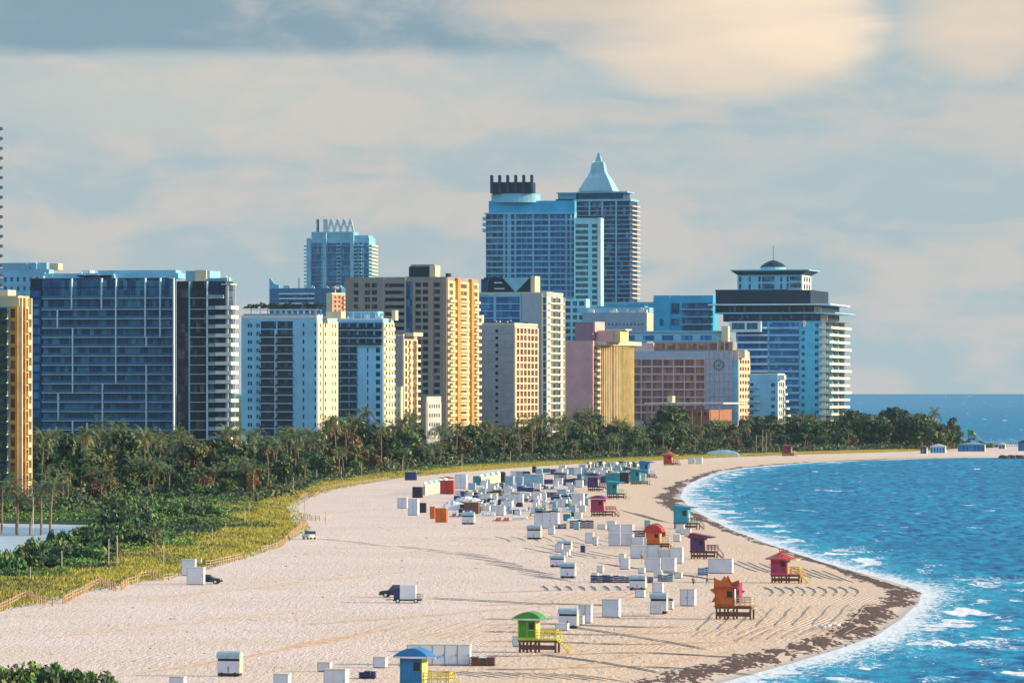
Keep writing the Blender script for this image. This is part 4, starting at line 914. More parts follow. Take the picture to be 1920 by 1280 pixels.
belt(55, 'palm', .7, 1.06, 1250, 1600, 'palm tree in the dark far grove below the stepped tower', 'palm trees in the far grove')
belt(95, 'tree', .5, .98, 60, 640, 'round crowned green tree filling the grove in front of the hotels', 'broadleaf trees in the grove before the hotels')
belt(95, 'tree', .5, .98, 640, 1250, 'dark broadleaf tree in the strip between the beach and the middle hotels', 'broadleaf trees in the middle of the tree belt')
belt(55, 'tree', .55, 1.05, 1250, 1600, 'dark broadleaf tree in the far grove below the stepped tower', 'broadleaf trees in the far grove')
for i in range(48):                                            # the headland wood
    px = 1585 + 205 * (i + rt.random()) / 48; D = F * H / (rt.uniform(836, 844) - HY); h = Z(ip(topl, px), D) * rt.uniform(.82, 1.0)
    if px > 1760: h *= .85
    put('tree', X(px, D), D, .4, h, 'dark tree in the ' + ('left' if px < 1650 else 'middle' if px < 1720 else 'right') + ' part of the wood on the headland', 'trees of the headland wood, ' + ('left' if px < 1650 else 'middle' if px < 1720 else 'right'), rt.randrange(5), sxy=h / 9 * 1.1)
for i in range(10):
    px = 1795 + i * 6; D = F * H / (839 - HY); put('bush', X(px, D), D, .3, 4.5 - i * .3, 'low dark bush at the tip of the headland wood', 'bushes at the tip of the headland', i, sxy=2.2)
for px, y0, yb, lb in ((1753, 768, 842, 'lone palm standing above the right end of the headland wood'), (1783, 780, 841, 'bent tree at the very tip of the headland, sky blue sea behind its gap')):
    D = F * H / (yb - HY); put('palm' if px < 1760 else 'tree', X(px, D), D, .3, Z(y0, D), lb, None, 2, sxy=1.3)
# plaza palms at the left
for i, (px, yb, yt, lb) in enumerate(((5, 1000, 895, 'palm at the left photo edge on the pale plaza'), (30, 1001, 905, 'second palm from the left edge on the pale plaza'), (34, 1003, 925, 'shortest palm of the plaza row, in front of the gold block'),
        (58, 1002, 930, 'palm left of the white street lamp on the plaza'), (76, 1003, 905, 'palm right of the white street lamp on the plaza'), (95, 1004, 898, 'slightly leaning palm at the right end of the plaza row'))):
    D = F * (H - .6) / (yb - HY); put('palm', X(px, D), D, .6, Z(yt, D) - .6, lb, None, 1 + 3 * i, sxy=1.25)
lp = empty('street_lamp', P(62, 1003, .6), 0, 'white curved street lamp among the palms of the pale plaza', 'street lamp'); mb = MB()
hh = 8.3; mb.bar((0, 0, 0), (0, 0, hh), .11, white, 6, .08); mb.bar((0, 0, hh), (.5, 0, hh + .6), .08, white, 6); mb.bar((.5, 0, hh + .6), (1.2, 0, hh + .8), .07, white, 6); mb.build('pole', lp)
MB().box(1.1, 1.9, -.15, .15, hh + .7, hh + .88, white).build('lamp_head', lp)
for (px, py, yt, lb) in ((285, 1045, 986, 'lone thin palm with a small orange crown standing in the green dune scrub'),):
    p = P(px + 6, py, 1.); put('palm', p.x, p.y, 1., Z(yt, p.y) - 1, lb, None, 1)
# undergrowth under the grove and green dune scrub: nobody could count it
def scatter(name, n, fn, size, mats_w, seed, hmul=1., label='', cat='undergrowth', up=False):
    r_ = np.random.RandomState(seed); px, D, hh = fn(r_, n); m = px > -1e8
    x = (px - CX) * D / F; zb = np.maximum(dune_h(x, D), -.1); c = np.stack([x, D, zb + hh * r_.rand(len(x)) ** .8], 1)
    if up:
        s = size * (.6 + .8 * r_.rand(len(x))); a = r_.rand(len(x)) * 6.28; dx = np.cos(a) * s * .3; dy = np.sin(a) * s * .3
        z0 = zb - .05; lean = r_.normal(size=(len(x), 2)) * s[:, None] * .35
        V = np.stack([np.stack([x - dx, D - dy, z0], 1), np.stack([x + dx, D + dy, z0], 1), np.stack([x + lean[:, 0], D + lean[:, 1], z0 + s], 1)], 1).reshape(-1, 3); Fc = np.arange(len(x) * 3).reshape(-1, 3)
    else:
        u = r_.normal(size=(len(x), 3)); u /= np.linalg.norm(u, axis=1)[:, None]; w = r_.normal(size=(len(x), 3)); w = np.cross(u, w); w /= np.linalg.norm(w, axis=1)[:, None]
        s = size * (.5 + r_.rand(len(x)))[:, None]; V = np.stack([c - u * s, c + w * s * .6, c + u * s, c - w * s * .6], 1).reshape(-1, 3); Fc = np.arange(len(x) * 4).reshape(-1, 4)
    tone = fbm(x / 9., D / 20., 3); mi = np.clip(((tone - .3) / .4 * len(mats_w)) + r_.normal(size=len(x)) * .5, 0, len(mats_w) - 1).astype(int)
    tag(link(name, mesh_np(name, V, Fc, mats_w, mi)), label, cat, kind='stuff')
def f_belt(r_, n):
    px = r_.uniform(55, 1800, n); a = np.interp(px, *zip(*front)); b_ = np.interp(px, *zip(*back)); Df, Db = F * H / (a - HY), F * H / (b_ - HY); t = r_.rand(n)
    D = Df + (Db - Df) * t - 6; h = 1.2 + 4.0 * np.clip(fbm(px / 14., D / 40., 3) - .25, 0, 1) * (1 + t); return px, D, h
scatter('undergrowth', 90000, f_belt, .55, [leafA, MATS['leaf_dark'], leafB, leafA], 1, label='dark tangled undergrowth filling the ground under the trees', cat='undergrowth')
def f_scrub(r_, n):
    Y = F * H / (r_.uniform(878, 1130, n * 3) - HY); off = 5 + 80 * r_.rand(n * 3); x = duneX(Y) - off; px = x * F / Y + CX; fr_ = np.interp(px, *zip(*front))
    keep = (px > -60) & (HY + F * H / Y > fr_ - 6) & (off + 36 * (fbm(x / 11., Y / 22., 3) - .5) > 18) & ~((px < 196) & (HY + F * H / Y > 978) & (HY + F * H / Y < np.interp(px, [-60, 0, 38, 78, 100, 192], [1056, 1047, 1038, 1022, 1012, 1004])))
    px, Y = px[keep][:n], Y[keep][:n]; return px, Y, .3 + 2.0 * np.clip(fbm(px / 9., Y / 12., 3) - .3, 0, 1)
scatter('dune_scrub', 130000, f_scrub, .26, [leafA, leafC, leafB, leafC], 2, label='low green sea grape scrub covering the back of the dune', cat='scrub')
def f_grass(r_, n):
    py = r_.uniform(850, 1170, n) ; Y = F * H / (py - HY); off = .5 + 24 * r_.rand(n) ** 1.1; x = duneX(Y) - off; return x * F / Y + CX, Y, Y * 0 + .3
scatter('dune_grass', 40000, f_grass, .42, [straw, straw, straw, leafB], 3, label='dry yellow grass and sea oats along the edge of the dune', cat='grass', up=True)
rb = random.Random(5)
for i in range(190):
    py = rb.uniform(885, 1120); Y = F * H / (py - HY); off = rb.uniform(22, 78); x = float(duneX(np.array(Y))) - off; px = x * F / Y + CX
    if px < -40 or (px < 205 and 972 < py < 1056 - px * .25) or py < ip(front, px) - 10: continue
    put('bush', x, Y, float(dune_h(np.array(x), np.array(Y))), rb.uniform(1.5, 4.2), 'round green bush in the dune scrub ' + ('between the plaza and the post fences' if py > 1010 else 'in front of the grove'), 'bushes on the dune ' + ('by the fences' if py > 1010 else 'by the grove'), i, sxy=rb.uniform(.8, 1.9))
# near shrub mound, bottom left corner
for i, (px, py, h, s_, lb) in enumerate(((20, 1292, 2.6, 1.3, 'dark shrub filling the bottom left corner of the photo'), (75, 1290, 2.6, 1.2, 'second dark shrub from the bottom left corner'), (122, 1290, 2.0, 1.0, 'middle shrub of the dark mound at the bottom left'), (172, 1286, 1.9, .8, 'small round dark shrub at the right end of the bottom left mound'), (205, 1296, 1.0, .7, 'lowest green shrub tailing off right of the bottom left mound'))):
    p = P(px, py); put('bush', p.x, p.y, -.1, h, lb, None, i, sxy=s_)
mb = MB()
pm_ = P(70, 1330); n_ = 18
gx = np.linspace(-12, 10, 40)[None].repeat(30, 0); gy = np.linspace(-12, 12, 30)[:, None].repeat(40, 1)
zz = 1.1 * np.exp(-((gx / 7) ** 2 + (gy / 7) ** 2)) + .5 * fbm(gx / 2 + 3, gy / 2, 3) - .55
tag(grid_mesh('dune_mound', gx + pm_.x, gy + pm_.y, zz, MATS['leaf_olive'] and bpy.data.materials['dune_ground']), kind='structure')
# dune poles
for i, (px, yb, yt) in enumerate(((57, 1096, 1062), (116, 1075, 1032), (204, 1068, 1010), (220, 1063, 1003), (307, 1066, 1014), (398, 1022, 990), (423, 1001, 980), (459, 985, 955), (467, 970, 940), (611, 980, 958), (571, 970, 930), (594, 908, 880), (550, 925, 895), (640, 900, 875), (678, 895, 868), (755, 888, 862), (866, 882, 850), (957, 872, 845), (1418, 850, 815), (1430, 850, 805), (1437, 850, 810), (1590, 852, 838))):
    p = P(px, yb, .4); h = Z(yt, p.y) - .4
    o = MB().bar((0, 0, -.4), (0, 0, h), .10, mat('weathered_post', (.42, .38, .30), .8, .1), 5).build('marker_post'); o.location = p
    places = ('leftmost, in the dark scrub', 'second from the left, in the scrub', 'left one of the close pair in the grass', 'right one of the close pair in the grass', 'beside the lone thin palm', 'behind the white boxes and parked car', 'in the scrub behind the parked car', 'at the edge of the bright scrub', 'behind the edge of the bright scrub', 'at the end of the short groyne', 'at the bare corner of the dune')
    tag(o, ('thin pale post standing on the dune, ' + places[i]) if i < len(places) else 'thin pale post standing against the far grove', 'post', None if i < len(places) else 'thin posts against the far grove')
# rope fences with wooden posts along the dune
fpost = mat('fence_wood', (.34, .20, .10), .85, .25, 3, col2=(.45, .34, .2)); frope = mat('fence_rope', (.45, .40, .28), .9)
segs = [([(0, 1145), (12, 1140), (26, 1133), (38, 1126), (50, 1121)], 'leaning wooden post fence at the left edge where the dune meets the sand'), ([(50, 1121), (85, 1135), (112, 1138)], 'low rail fence stepping down to the sand right of the leftmost post fence'),
        ([(118, 1132), (140, 1120), (155, 1113), (170, 1104), (188, 1096)], 'slanting close set post fence in the middle of the yellow dune grass'), ([(188, 1096), (206, 1104), (222, 1110)], 'short dark rail fence beside the yellow grass patch'),
        ([(228, 1106), (240, 1096), (254, 1093), (262, 1086), (278, 1082)], 'post fence running to the white boxes at the dune foot'), ([(278, 1082), (292, 1086), (306, 1089), (326, 1086)], 'low fence just left of the white boxes'),
        ([(385, 1062), (402, 1060), (418, 1056), (436, 1052), (452, 1048), (468, 1048)], 'post fence right behind the parked car at the dune foot'), ([(490, 1035), (500, 1032), (512, 1030), (524, 1026), (534, 1020)], 'dark close set post fence half way up the dune edge'),
        ([(534, 1016), (545, 1006), (556, 997), (566, 990), (576, 984)], 'post fence leading up to the little white jeep'), ([(566, 972), (585, 975), (600, 976), (620, 975)], 'short brown groyne fence pointing onto the open sand'),
        ([(562, 936), (576, 930), (590, 932), (598, 926)], 'broken fence at the bare corner of the dune'), ([(600, 920), (625, 915), (650, 910), (680, 907), (705, 903), (730, 900)], 'far fence where the sand meets the grove')]
for pts, lb in segs:
    P0 = P(*pts[0]); e = empty('post_fence', P0, 0, lb, 'fence', 'post fences along the dune')
    Q = [P(*q) for q in pts]; rp = MB(); rf = random.Random(len(lb))
    for a, b_ in zip(Q, Q[1:]):
        L = (b_ - a).length; n = max(2, min(9, int(L / 2.6)))
        for k in range(n):
            q = a.lerp(b_, k / n) - P0; z0 = float(groundz(np.array(q.x + P0.x), np.array(q.y + P0.y))); hh = rf.uniform(1.0, 1.5)
            MB().bar((q.x, q.y, -.2), (q.x + rf.uniform(-.12, .12), q.y, hh), .13, fpost, 6, .11).build('post', e)
        A_, B_ = a - P0, b_ - P0
        for zz_ in (.55, 1.0): rp.bar((A_.x, A_.y, zz_), (B_.x, B_.y, zz_), .05, frope, 4)
    rp.build('rope', e)
#@@END_VEG

# ================================================================== THE BEACH
def paint(name, c, r=.5): return mat(name, c, r, .08, 1.2, streak=.15)
P_ = dict(green=paint('green_paint', (.05, .26, .02)), lime=paint('lime_paint', (.42, .50, .03)), yellow=paint('yellow_paint', (.70, .55, .04)), blue=paint('blue_paint', (.01, .16, .42)), teal=paint('teal_paint', (.01, .22, .28)),
    aqua=paint('aqua_paint', (.02, .30, .42)), orange=paint('orange_paint', (.55, .12, .01)), red=paint('red_paint', (.42, .03, .02)), pink=paint('pink_paint', (.50, .05, .14)), maroon=paint('maroon_paint', (.16, .02, .05)), magenta=paint('magenta_paint', (.32, .025, .10)),
    purple=paint('purple_paint', (.07, .03, .13)), navy=paint('navy_paint', (.015, .035, .14)), brown=paint('brown_paint', (.14, .06, .035)), rust=paint('rust_paint', (.36, .07, .02)), cream=paint('cream_paint', (.62, .56, .38)), white=paint('white_paint', (.64, .66, .68)), black=paint('black_paint', (.012, .014, .02)))
greyw2 = mat('cabinet_white', (.56, .59, .66), .55, .04, .6, streak=.12)
def roof_arc(w, d, h, m, lip=.35, skew=0., z=0., n=14, thick=.14):
    """barrel roof whose arc is seen from the front, pulled out to a point on the left"""
    top = []; bot = []
    for i in range(n + 1):
        t = i / n; x = -w / 2 - lip + (w + 2 * lip) * t; a = math.sin(math.pi * min(1, (t ** (1 - skew)))) ** .8
        top.append((x, z + thick + h * a)); 
    return MB().prism(top + [(w / 2 + lip, z), (-w / 2 - lip, z)], -d / 2 - lip, d / 2 + lip, m)
def lifeguard(px, pb, wpx, hutpx, legpx, wall, roofc, rail, trim, kind, label, deckpx=1.0, rz=-15, roofpx=12, side=None):
    p = P(px, pb); D = p.y; k = D / F; w, hh, lg, rh = wpx * k, hutpx * k, legpx * k, roofpx * k; d = w * .9; dk = w * deckpx
    p.z = float(groundz(np.array(p.x), np.array(p.y))); r = empty('lifeguard_tower', p, R(rz), label, 'lifeguard tower'); side = side or wall
    wl, rf, rl, tr, sd = P_[wall], P_[roofc], P_[rail], P_[trim], P_[side]
    x0, x1, y0, y1 = -w / 2, w / 2, -d / 2, d / 2; zt = lg + hh
    hut = MB().box(x0, x1 - .04, y0, y1, lg, zt, wl); hut.box(x1 - .04, x1, y0, y1, lg, zt, sd)
    for i in range(1, 6): hut.box(x0 + w * i / 6 - .02, x0 + w * i / 6 + .02, y0 - .03, y0, lg, zt, tr if i == 3 else wl)
    hut.build('hut', r)
    tm = MB()
    for (a, b_) in ((x0, x0 + .12), (x1 - .12, x1)): tm.box(a, b_, y0 - .06, y0 - .03, lg, zt, tr)
    tm.box(x0, x1, y0 - .08, y0 - .03, lg - .02, lg + .16, tr); tm.box(x0, x1, y0 - .09, y0 - .03, zt - .14, zt, tr); tm.build('trim', r)
    MB().box(x1, x1 + .05, -.38, .42, lg + .05, lg + min(2., hh * .85), P_['cream']).build('door', r)
    wn = MB().box(x0 + w * .62, x0 + w * .9, y0 - .07, y0 - .02, lg + hh * .48, lg + hh * .82, P_['black']); wn.box(x0 + w * .60, x0 + w * .92, y0 - .1, y0 - .02, lg + hh * .44, lg + hh * .48, tr); wn.build('window', r)
    fl = MB().box(x0 - .15, x1 + dk, y0 - .15, y1 + .15, lg - .16, lg - .02, tr); fl.box(x0, x1 + dk, y0 + .05, y0 + .2, lg - .42, lg - .16, P_['brown']); fl.build('deck', r)
    for x in (x0 + .2, (x0 + x1) / 2, x1 - .1, x1 + dk - .2):
        for y in (y0 + .15, y1 - .15): MB().box(x - .11, x + .11, y - .11, y + .11, -.5, lg - .16, P_['brown'] if wall != 'lime' else rl).build('leg', r)
    br = MB().box(x0 + .2, x1 + dk - .2, y0 + .18, y0 + .3, lg * .22, lg * .55, P_['brown']); br.bar((x0 + .2, y1 - .2, .1), (x1, y1 - .2, lg - .3), .06, P_['brown'], 4); br.build('brace', r)
    rr_ = MB()
    for x in np.linspace(x1 + .15, x1 + dk - .05, 4):
        for y in (y0 - .1, y1 + .1): rr_.box(x - .045, x + .045, y - .045, y + .045, lg, lg + 1.05, rl)
    for z_ in (.35, .7, 1.0):
        for y in (y0 - .1, y1 + .1): rr_.box(x1, x1 + dk, y - .03, y + .03, lg + z_, lg + z_ + .09, rl)
        rr_.box(x1 + dk - .05, x1 + dk, y0, y1 * .1, lg + z_, lg + z_ + .09, rl)
    rr_.build('railing', r)
    st = MB(); n = 6; xs = x1 + dk; run = lg * .9
    for i in range(n): st.box(xs + run * i / n, xs + run * (i + 1) / n + .05, y0 + .1, y0 + 1.0, lg * (1 - (i + 1) / (n + .5)) - .06, lg * (1 - (i + 1) / (n + .5)), rl)
    for y in (y0 + .1, y0 + 1.0): st.bar((xs, y, lg - .1), (xs + run, y, 0), .07, rl, 4); st.bar((xs, y, lg + .95), (xs + run, y, .9), .045, rl, 4); st.bar((xs + run, y, -.2), (xs + run, y, 1.0), .05, rl, 4)
    st.build('stairs', r)
    if kind == 'arc':
        m2 = roof_arc(w * 1.25, d, rh, rf, .35, -.12, zt); m2.build('roof', r)
        cn = MB().box(x0 - .5, x1 + dk * .55, y0 - .55, y0 - .35, zt - .06, zt + .12, P_['white'] if wall != 'orange' else rf); cn.box(x1, x1 + dk * .6, y0 - .3, y1, zt - .04, zt + .06, rf); cn.build('eave', r)
    elif kind == 'flat':
        MB().prism([(x0 - .45, zt + .12), (x0 - .3, zt), (x1 + dk * .6, zt), (x1 + dk * .8, zt + .2), (x0 + .1, zt + rh)], y0 - .4, y1 + .4, rf).build('roof', r)
    elif kind == 'hip':
        MB().lathe([(w * .95, zt), (w * .98, zt + .14), (w * .55, zt + rh * .5), (w * .12, zt + rh)], rf, 16, (.1, 0)).build('roof', r)
        MB().box(x1 - .1, x1 + dk * .8, y0 - .4, y1 + .3, zt - .08, zt + .08, P_['yellow']).build('awning', r)
        fx = MB()
        for i in range(5): fx.bar((.1, 0, zt + rh * .6), (.1 + .5 * math.cos(i * 1.26), .5 * math.sin(i * 1.26), zt + rh + .7), .04, P_['orange'], 4)
        fx.build('antenna', r)
    elif kind == 'round':
        pr = [(w * .78 * math.cos(t), lg - .2 + (hh + rh) * .5 + (hh + rh) * .62 * math.sin(t)) for t in np.linspace(math.pi * 1.18, -.15, 20)]
        MB().prism(pr, y1 + .03, y1 + .18, P_['rust']).build('disc_panel', r); pr = [(w * .75 * math.cos(t), zt - .1 + rh * 1.1 * math.sin(t)) for t in np.linspace(math.pi, 0, 14)]
        MB().prism(pr, y0 - .4, y1 + .02, P_['red']).build('roof', r); MB().box(x0, x1 + dk * .7, y0 - .5, y0 - .38, zt - .08, zt + .1, rf).build('eave', r)
    elif kind == 'sun':
        cx, cz, R0, R1 = -.06 * w, lg + hh * .64, w * .60, w * .94; pts = []
        for i in range(18):
            t = math.pi * 2 * i / 18 + .14; q = R1 if i % 2 == 0 else R0; pts.append((cx + q * math.cos(t), cz + q * math.sin(t)))
        pts = [(a, max(b_, lg + .05)) for a, b_ in pts]; MB().prism(pts, y1 + .05, y1 + .2, P_['orange']).build('sunburst_panel', r)
        z3 = [(x0 - .1, zt - .1), (x0 - .1, zt + rh * .95), (x0 + w * .28, zt + rh * .5), (x0 + w * .52, zt + rh * 1.05), (x0 + w * .86, zt + rh * .12), (x0 + w * .9, zt - .1)]
        MB().prism(z3, y0 - .16, y0 - .1, P_['orange']).build('sunburst_panel', r)
        MB().box(x1 + .5, x1 + .62, y0 + .4, y1, lg + .3, zt + rh * .45, P_['magenta']).build('side_panel', r)
        MB().box(x0, x1 + .55, y0 - .3, y1, zt, zt + .14, P_['magenta']).build('roof', r); 
        sg = MB().box(x1 + .1, x1 + .16, y0 - .3, y0 + .9, lg + .1, zt - .1, P_['white']); sg.build('shutter', r)
    return r
lifeguard(992, 1222, 35, 36, 26, 'green', 'green', 'yellow', 'lime', 'arc', 'bright green lifeguard tower with yellow rails and stairs', 1.15, side='yellow', roofpx=12)
lifeguard(776, 1307, 43, 48, 28, 'blue', 'blue', 'yellow', 'teal', 'arc', 'blue roofed lifeguard tower cut off by the bottom edge of the photo', 1.25, side='yellow', roofpx=15)
lifeguard(1362, 1160, 37, 33, 26, 'orange', 'magenta', 'cream', 'rust', 'sun', 'orange lifeguard tower with jagged sunburst panels', .9, roofpx=22, side='cream')
lifeguard(1463, 1092, 31, 27, 17, 'magenta', 'red', 'yellow', 'pink', 'hip', 'pink lifeguard tower with red roof and yellow awning nearest the tip of the sand', .8, side='red', roofpx=13)
lifeguard(1310, 1047, 27, 24, 15, 'purple', 'maroon', 'maroon', 'purple', 'flat', 'dark purple lifeguard tower with maroon deck by the waterline', .8, roofpx=10)
lifeguard(1279, 990, 27, 27, 12, 'aqua', 'aqua', 'brown', 'teal', 'flat', 'aqua lifeguard tower right at the edge of the wash', .7, roofpx=6)
lifeguard(1227, 1027, 24, 20, 10, 'orange', 'red', 'cream', 'orange', 'round', 'orange lifeguard tower backed by a big round rust disc', .8, roofpx=14)
lifeguard(1122, 968, 24, 22, 11, 'magenta', 'magenta', 'maroon', 'pink', 'arc', 'raspberry pink lifeguard tower standing alone behind the white cabinets', .8, roofpx=6)
lifeguard(1113, 921, 19, 18, 10, 'purple', 'purple', 'maroon', 'navy', 'arc', 'small purple lifeguard tower among the far blue containers', .7, roofpx=6)
lifeguard(1149, 935, 19, 19, 11, 'teal', 'aqua', 'cream', 'teal', 'flat', 'teal lifeguard tower right in front of the far containers', .8, roofpx=4)
lifeguard(1192, 908, 17, 19, 7, 'teal', 'teal', 'cream', 'aqua', 'flat', 'wide teal lifeguard tower at the right end of the far containers', 1., roofpx=4)
lifeguard(1209, 896, 16, 21, 8, 'blue', 'blue', 'white', 'aqua', 'flat', 'dark blue lifeguard tower half hidden behind the wide teal one', .9, roofpx=4)
lifeguard(1253, 872, 15, 14, 5, 'red', 'rust', 'rust', 'red', 'hip', 'red lifeguard tower where the dune grass meets the far bay', .8, roofpx=8)
lifeguard(1476, 855, 17, 13, 6, 'maroon', 'brown', 'cream', 'rust', 'flat', 'tiny maroon lifeguard tower on the far curved beach', .4, roofpx=3)
lifeguard(1821, 823, 11, 7, 14, 'green', 'green', 'cream', 'green', 'flat', 'tiny green lifeguard hut on tall legs beyond the headland', .3, roofpx=3)

def at_box(x0, x1, yt, yb):
    p = P(x0, yb); k = p.y / F; return p, (x1 - x0) * k, (yb - yt) * k
def cabinet(x0, x1, yt, yb, label, group=None, m=None, doors=2, d=None, a=14, name='storage_cabinet', side=None, cat='cabinet'):
    """tall white locker of a beach concession: body, doors, lid, skid"""
    p, w, h = at_box(x0, x1, yt, yb); w /= math.cos(R(a)); d = d or max(.9, min(1.5, w * .6)); m = m or greyw2
    pr = p + Vector((0, w * math.sin(R(a)), 0)); pr.x = X(x0, pr.y); r = empty(name, pr, -R(a), label, cat, group); h = h * 1.0
    MB().box(0, w, 0, d, .1, h - .06, m).build('body', r)
    MB().box(-.05, w + .05, -.06, d + .05, h - .06, h + .02, side or P_['cream']).build('lid', r)
    MB().box(.05, w - .05, .05, d - .05, -.1, .1, P_['brown']).build('base', r)
    for i in range(doors):
        q = w / doors; dr = MB().box(q * i + .05, q * (i + 1) - .05, -.04, 0, .18, h - .14, m).build('door', r)
        MB().box(q * i + .02, q * i + .06, -.05, -.01, .12, h - .1, P_['navy']).build('seam', dr)
        MB().box(q * (i + 1) - .16, q * (i + 1) - .1, -.08, -.04, h * .45, h * .55, P_['black']).build('handle', dr)
    return r
def kiosk(x0, x1, yt, yb, label, group=None, a=12, dark=True):
    """towable hire booth: curved top over a dark hatch, white lower panel, wheels"""
    p, w, h = at_box(x0, x1, yt, yb); w /= math.cos(R(a)); d = max(1.2, w * .55); pr = p + Vector((0, w * math.sin(R(a)), 0)); pr.x = X(x0, pr.y)
    r = empty('hire_booth', pr, -R(a), label, 'booth', group); z0 = h * .14
    MB().box(0, w, 0, d, z0, h * .62, greyw2).build('body', r); MB().box(.06, w - .06, .1, d - .06, h * .62, h * .72, P_['black']).build('hatch', r)
    pf = [(-.12, h * .72), (-.12, h * .86), (.02, h * .95), (d * .3, h), (d * .7, h), (d + .05, h * .93), (d + .1, h * .72)]
    MB().prism(pf, -.05, w + .05, mat('awning_teal', (.30, .42, .47), .5, .08, .8), axis='x').build('roof', r)
    MB().box(w, w + .05, .05, d, z0, h * .72, P_['cream']).build('side_panel', r); MB().box(.05, w - .05, .05, d - .05, .08, z0, P_['black']).build('chassis', r)
    for x in (w * .2, w * .8): MB().bar((x, -.02, .22), (x, .16, .22), .24, P_['black'], 12).build('wheel', r)
    MB().box(w * .5 - .04, w * .5 + .04, -.05, 0, z0 + .1, h * .4, P_['navy']).build('sign', r)
    return r
def lounger_row(x0, x1, yb, n, label, group=None, m=None, h=1.0, cush=None, depth=1.9):
    """loungers stacked or folded side by side; each one a thing"""
    m = m or P_['navy']; cush = cush or P_['white']
    for i in range(n):
        p = P(x0 + (x1 - x0) * i / n, yb); w = (x1 - x0) / n * p.y / F * .86
        r = empty('beach_lounger', p, -R(10), label, 'lounger', group)
        MB().box(0, w, 0, depth, .28 * h, .4 * h, m).build('frame', r)
        MB().prism([(.02, .4 * h), (.02, .52 * h), (depth * .5, .54 * h), (depth * .98, 1.0 * h), (depth, .9 * h), (depth * .52, .4 * h)], .02, w - .02, m if i % 3 else cush, axis='x').build('cushion', r)
        lgm = MB()
        for x in (.04, w - .1):
            for y in (.1, depth - .2): lgm.box(x, x + .06, y, y + .06, -.05, .28 * h, cush)
        lgm.build('legs', r)
def long_stack(x0, x1, yt, yb, label, m=None, top=None):
    """row of dark loungers piled on each other under covers"""
    p, w, h = at_box(x0, x1, yt, yb); r = empty('lounger_stack', p, -R(4), label, 'lounger stack'); rr = random.Random(int(x0)); m = m or P_['navy']; n = max(3, int(w / .85))
    for i in range(n):
        a, b_ = w * i / n, w * (i + 1) / n - .06; hh = h * rr.uniform(.85, 1.05); q = MB()
        for j in range(4): q.box(a, b_, .05 * j, 1.8, hh * j / 4 + .02, hh * (j + .72) / 4, m)
        q.box(a - .01, b_ + .01, -.05, 1.85, hh * .94, hh, top or greyw2 if rr.random() < .5 else m); q.build('lounger', r)
def cluster_label(x, y): return None
# --- foreground and middle cabinets: pixel box (x0, x1, top, bottom)
CB = [((1129,1160,1123,1157), 'big square white cabinet standing alone with a broad cream side, right of the curved booth', 1), ((1085,1108,1133,1168), 'narrow tall white cabinet touching the booth right of the green tower', 2), ((1082,1093,1154,1171), 'knee high white cabinet in front of the narrow tall one', 1),
    ((1219,1241,1134,1151), 'low white cabinet in front of the curved booth left of the orange sunburst tower', 1), ((1223,1242,1092,1111), 'white cabinet directly behind the curved booth left of the orange sunburst tower', 1), ((1191,1208,1106,1120), 'small low cabinet at the near end of the long dark lounger row', 1),
    ((1252,1261,1127,1142), 'slim low cabinet between the curved booth and the two door cabinet', 1), ((1275,1302,1104,1136), 'two door white cabinet nearest the orange sunburst tower', 2), ((1328,1372,1047,1075), 'wide white cabinet between the dark purple and the pink hip roofed towers', 1),
    ((1041,1064,1168,1182), 'low cabinet just right of the green tower stairs', 1), ((961,980,1192,1212), 'small grey cabinet just left of the green tower legs', 1),
    ((700,723,1231,1252), 'small cabinet left of the blue roofed tower', 1), ((595,619,1241,1259), 'small cabinet behind the larger one at the bottom edge', 1), ((607,648,1254,1296), 'largest cabinet at the bottom edge, left of the blue roofed tower', 1), ((513,541,1263,1298), 'cabinet at the bottom edge right of the lone booth', 1), ((318,345,1268,1300), 'cabinet at the bottom edge nearest the left shrub mound', 1),
    ((1097,1112,998,1018), 'slim white cabinet standing alone left of the big white cabinet group', 1), ((1162,1179,1046,1067), 'single narrow cabinet just left of the front of the big white cabinet group', 1)]
for bx, lb, dn in CB: cabinet(*bx, lb, None, doors=dn)
for i, bx in enumerate(((1141,1163,983,1004),(1163,1186,983,1004),(1141,1163,1000,1023),(1163,1186,1000,1023),(1184,1206,1007,1024),(1206,1229,1007,1024),(1182,1212,1022,1047),(1212,1234,1022,1047),(1234,1254,1030,1047),(1256,1279,1026,1056),(1209,1238,1046,1072),(1238,1265,1046,1072))):
    cabinet(*bx, ('back row left end', 'back row right end', 'second row left end', 'second row right end', 'third row left end', 'third row right end', 'wide one on the left of the fourth row', 'middle of the fourth row', 'low one in the fourth row', 'right end with the cream side', 'front row left', 'front row right')[i] + ' of the big white cabinet group', 'cabinets in the big white group', doors=1)
for bx, lb in (((1045,1070,1013,1034), 'farthest of the four booths stacked in depth left of centre'), ((1031,1057,1040,1063), 'left one of the two touching booths left of the long dark lounger row'), ((1050,1077,1054,1084), 'near one of the two touching booths left of the long dark lounger row'), ((1180,1209,1078,1106), 'booth standing in front of the long dark lounger row'),
    ((1219,1249,1111,1151), 'tall curved booth left of the orange sunburst tower'), ((1047,1081,1140,1178), 'curved booth just right of the green tower'), ((407,449,1221,1268), 'lone curved booth on the empty sand at lower left'), ((988,1013,984,1011), 'curved booth left of the slim lone cabinet'), ((866,888,960,983), 'curved booth at the near edge of the far left cluster')): kiosk(*bx, lb)
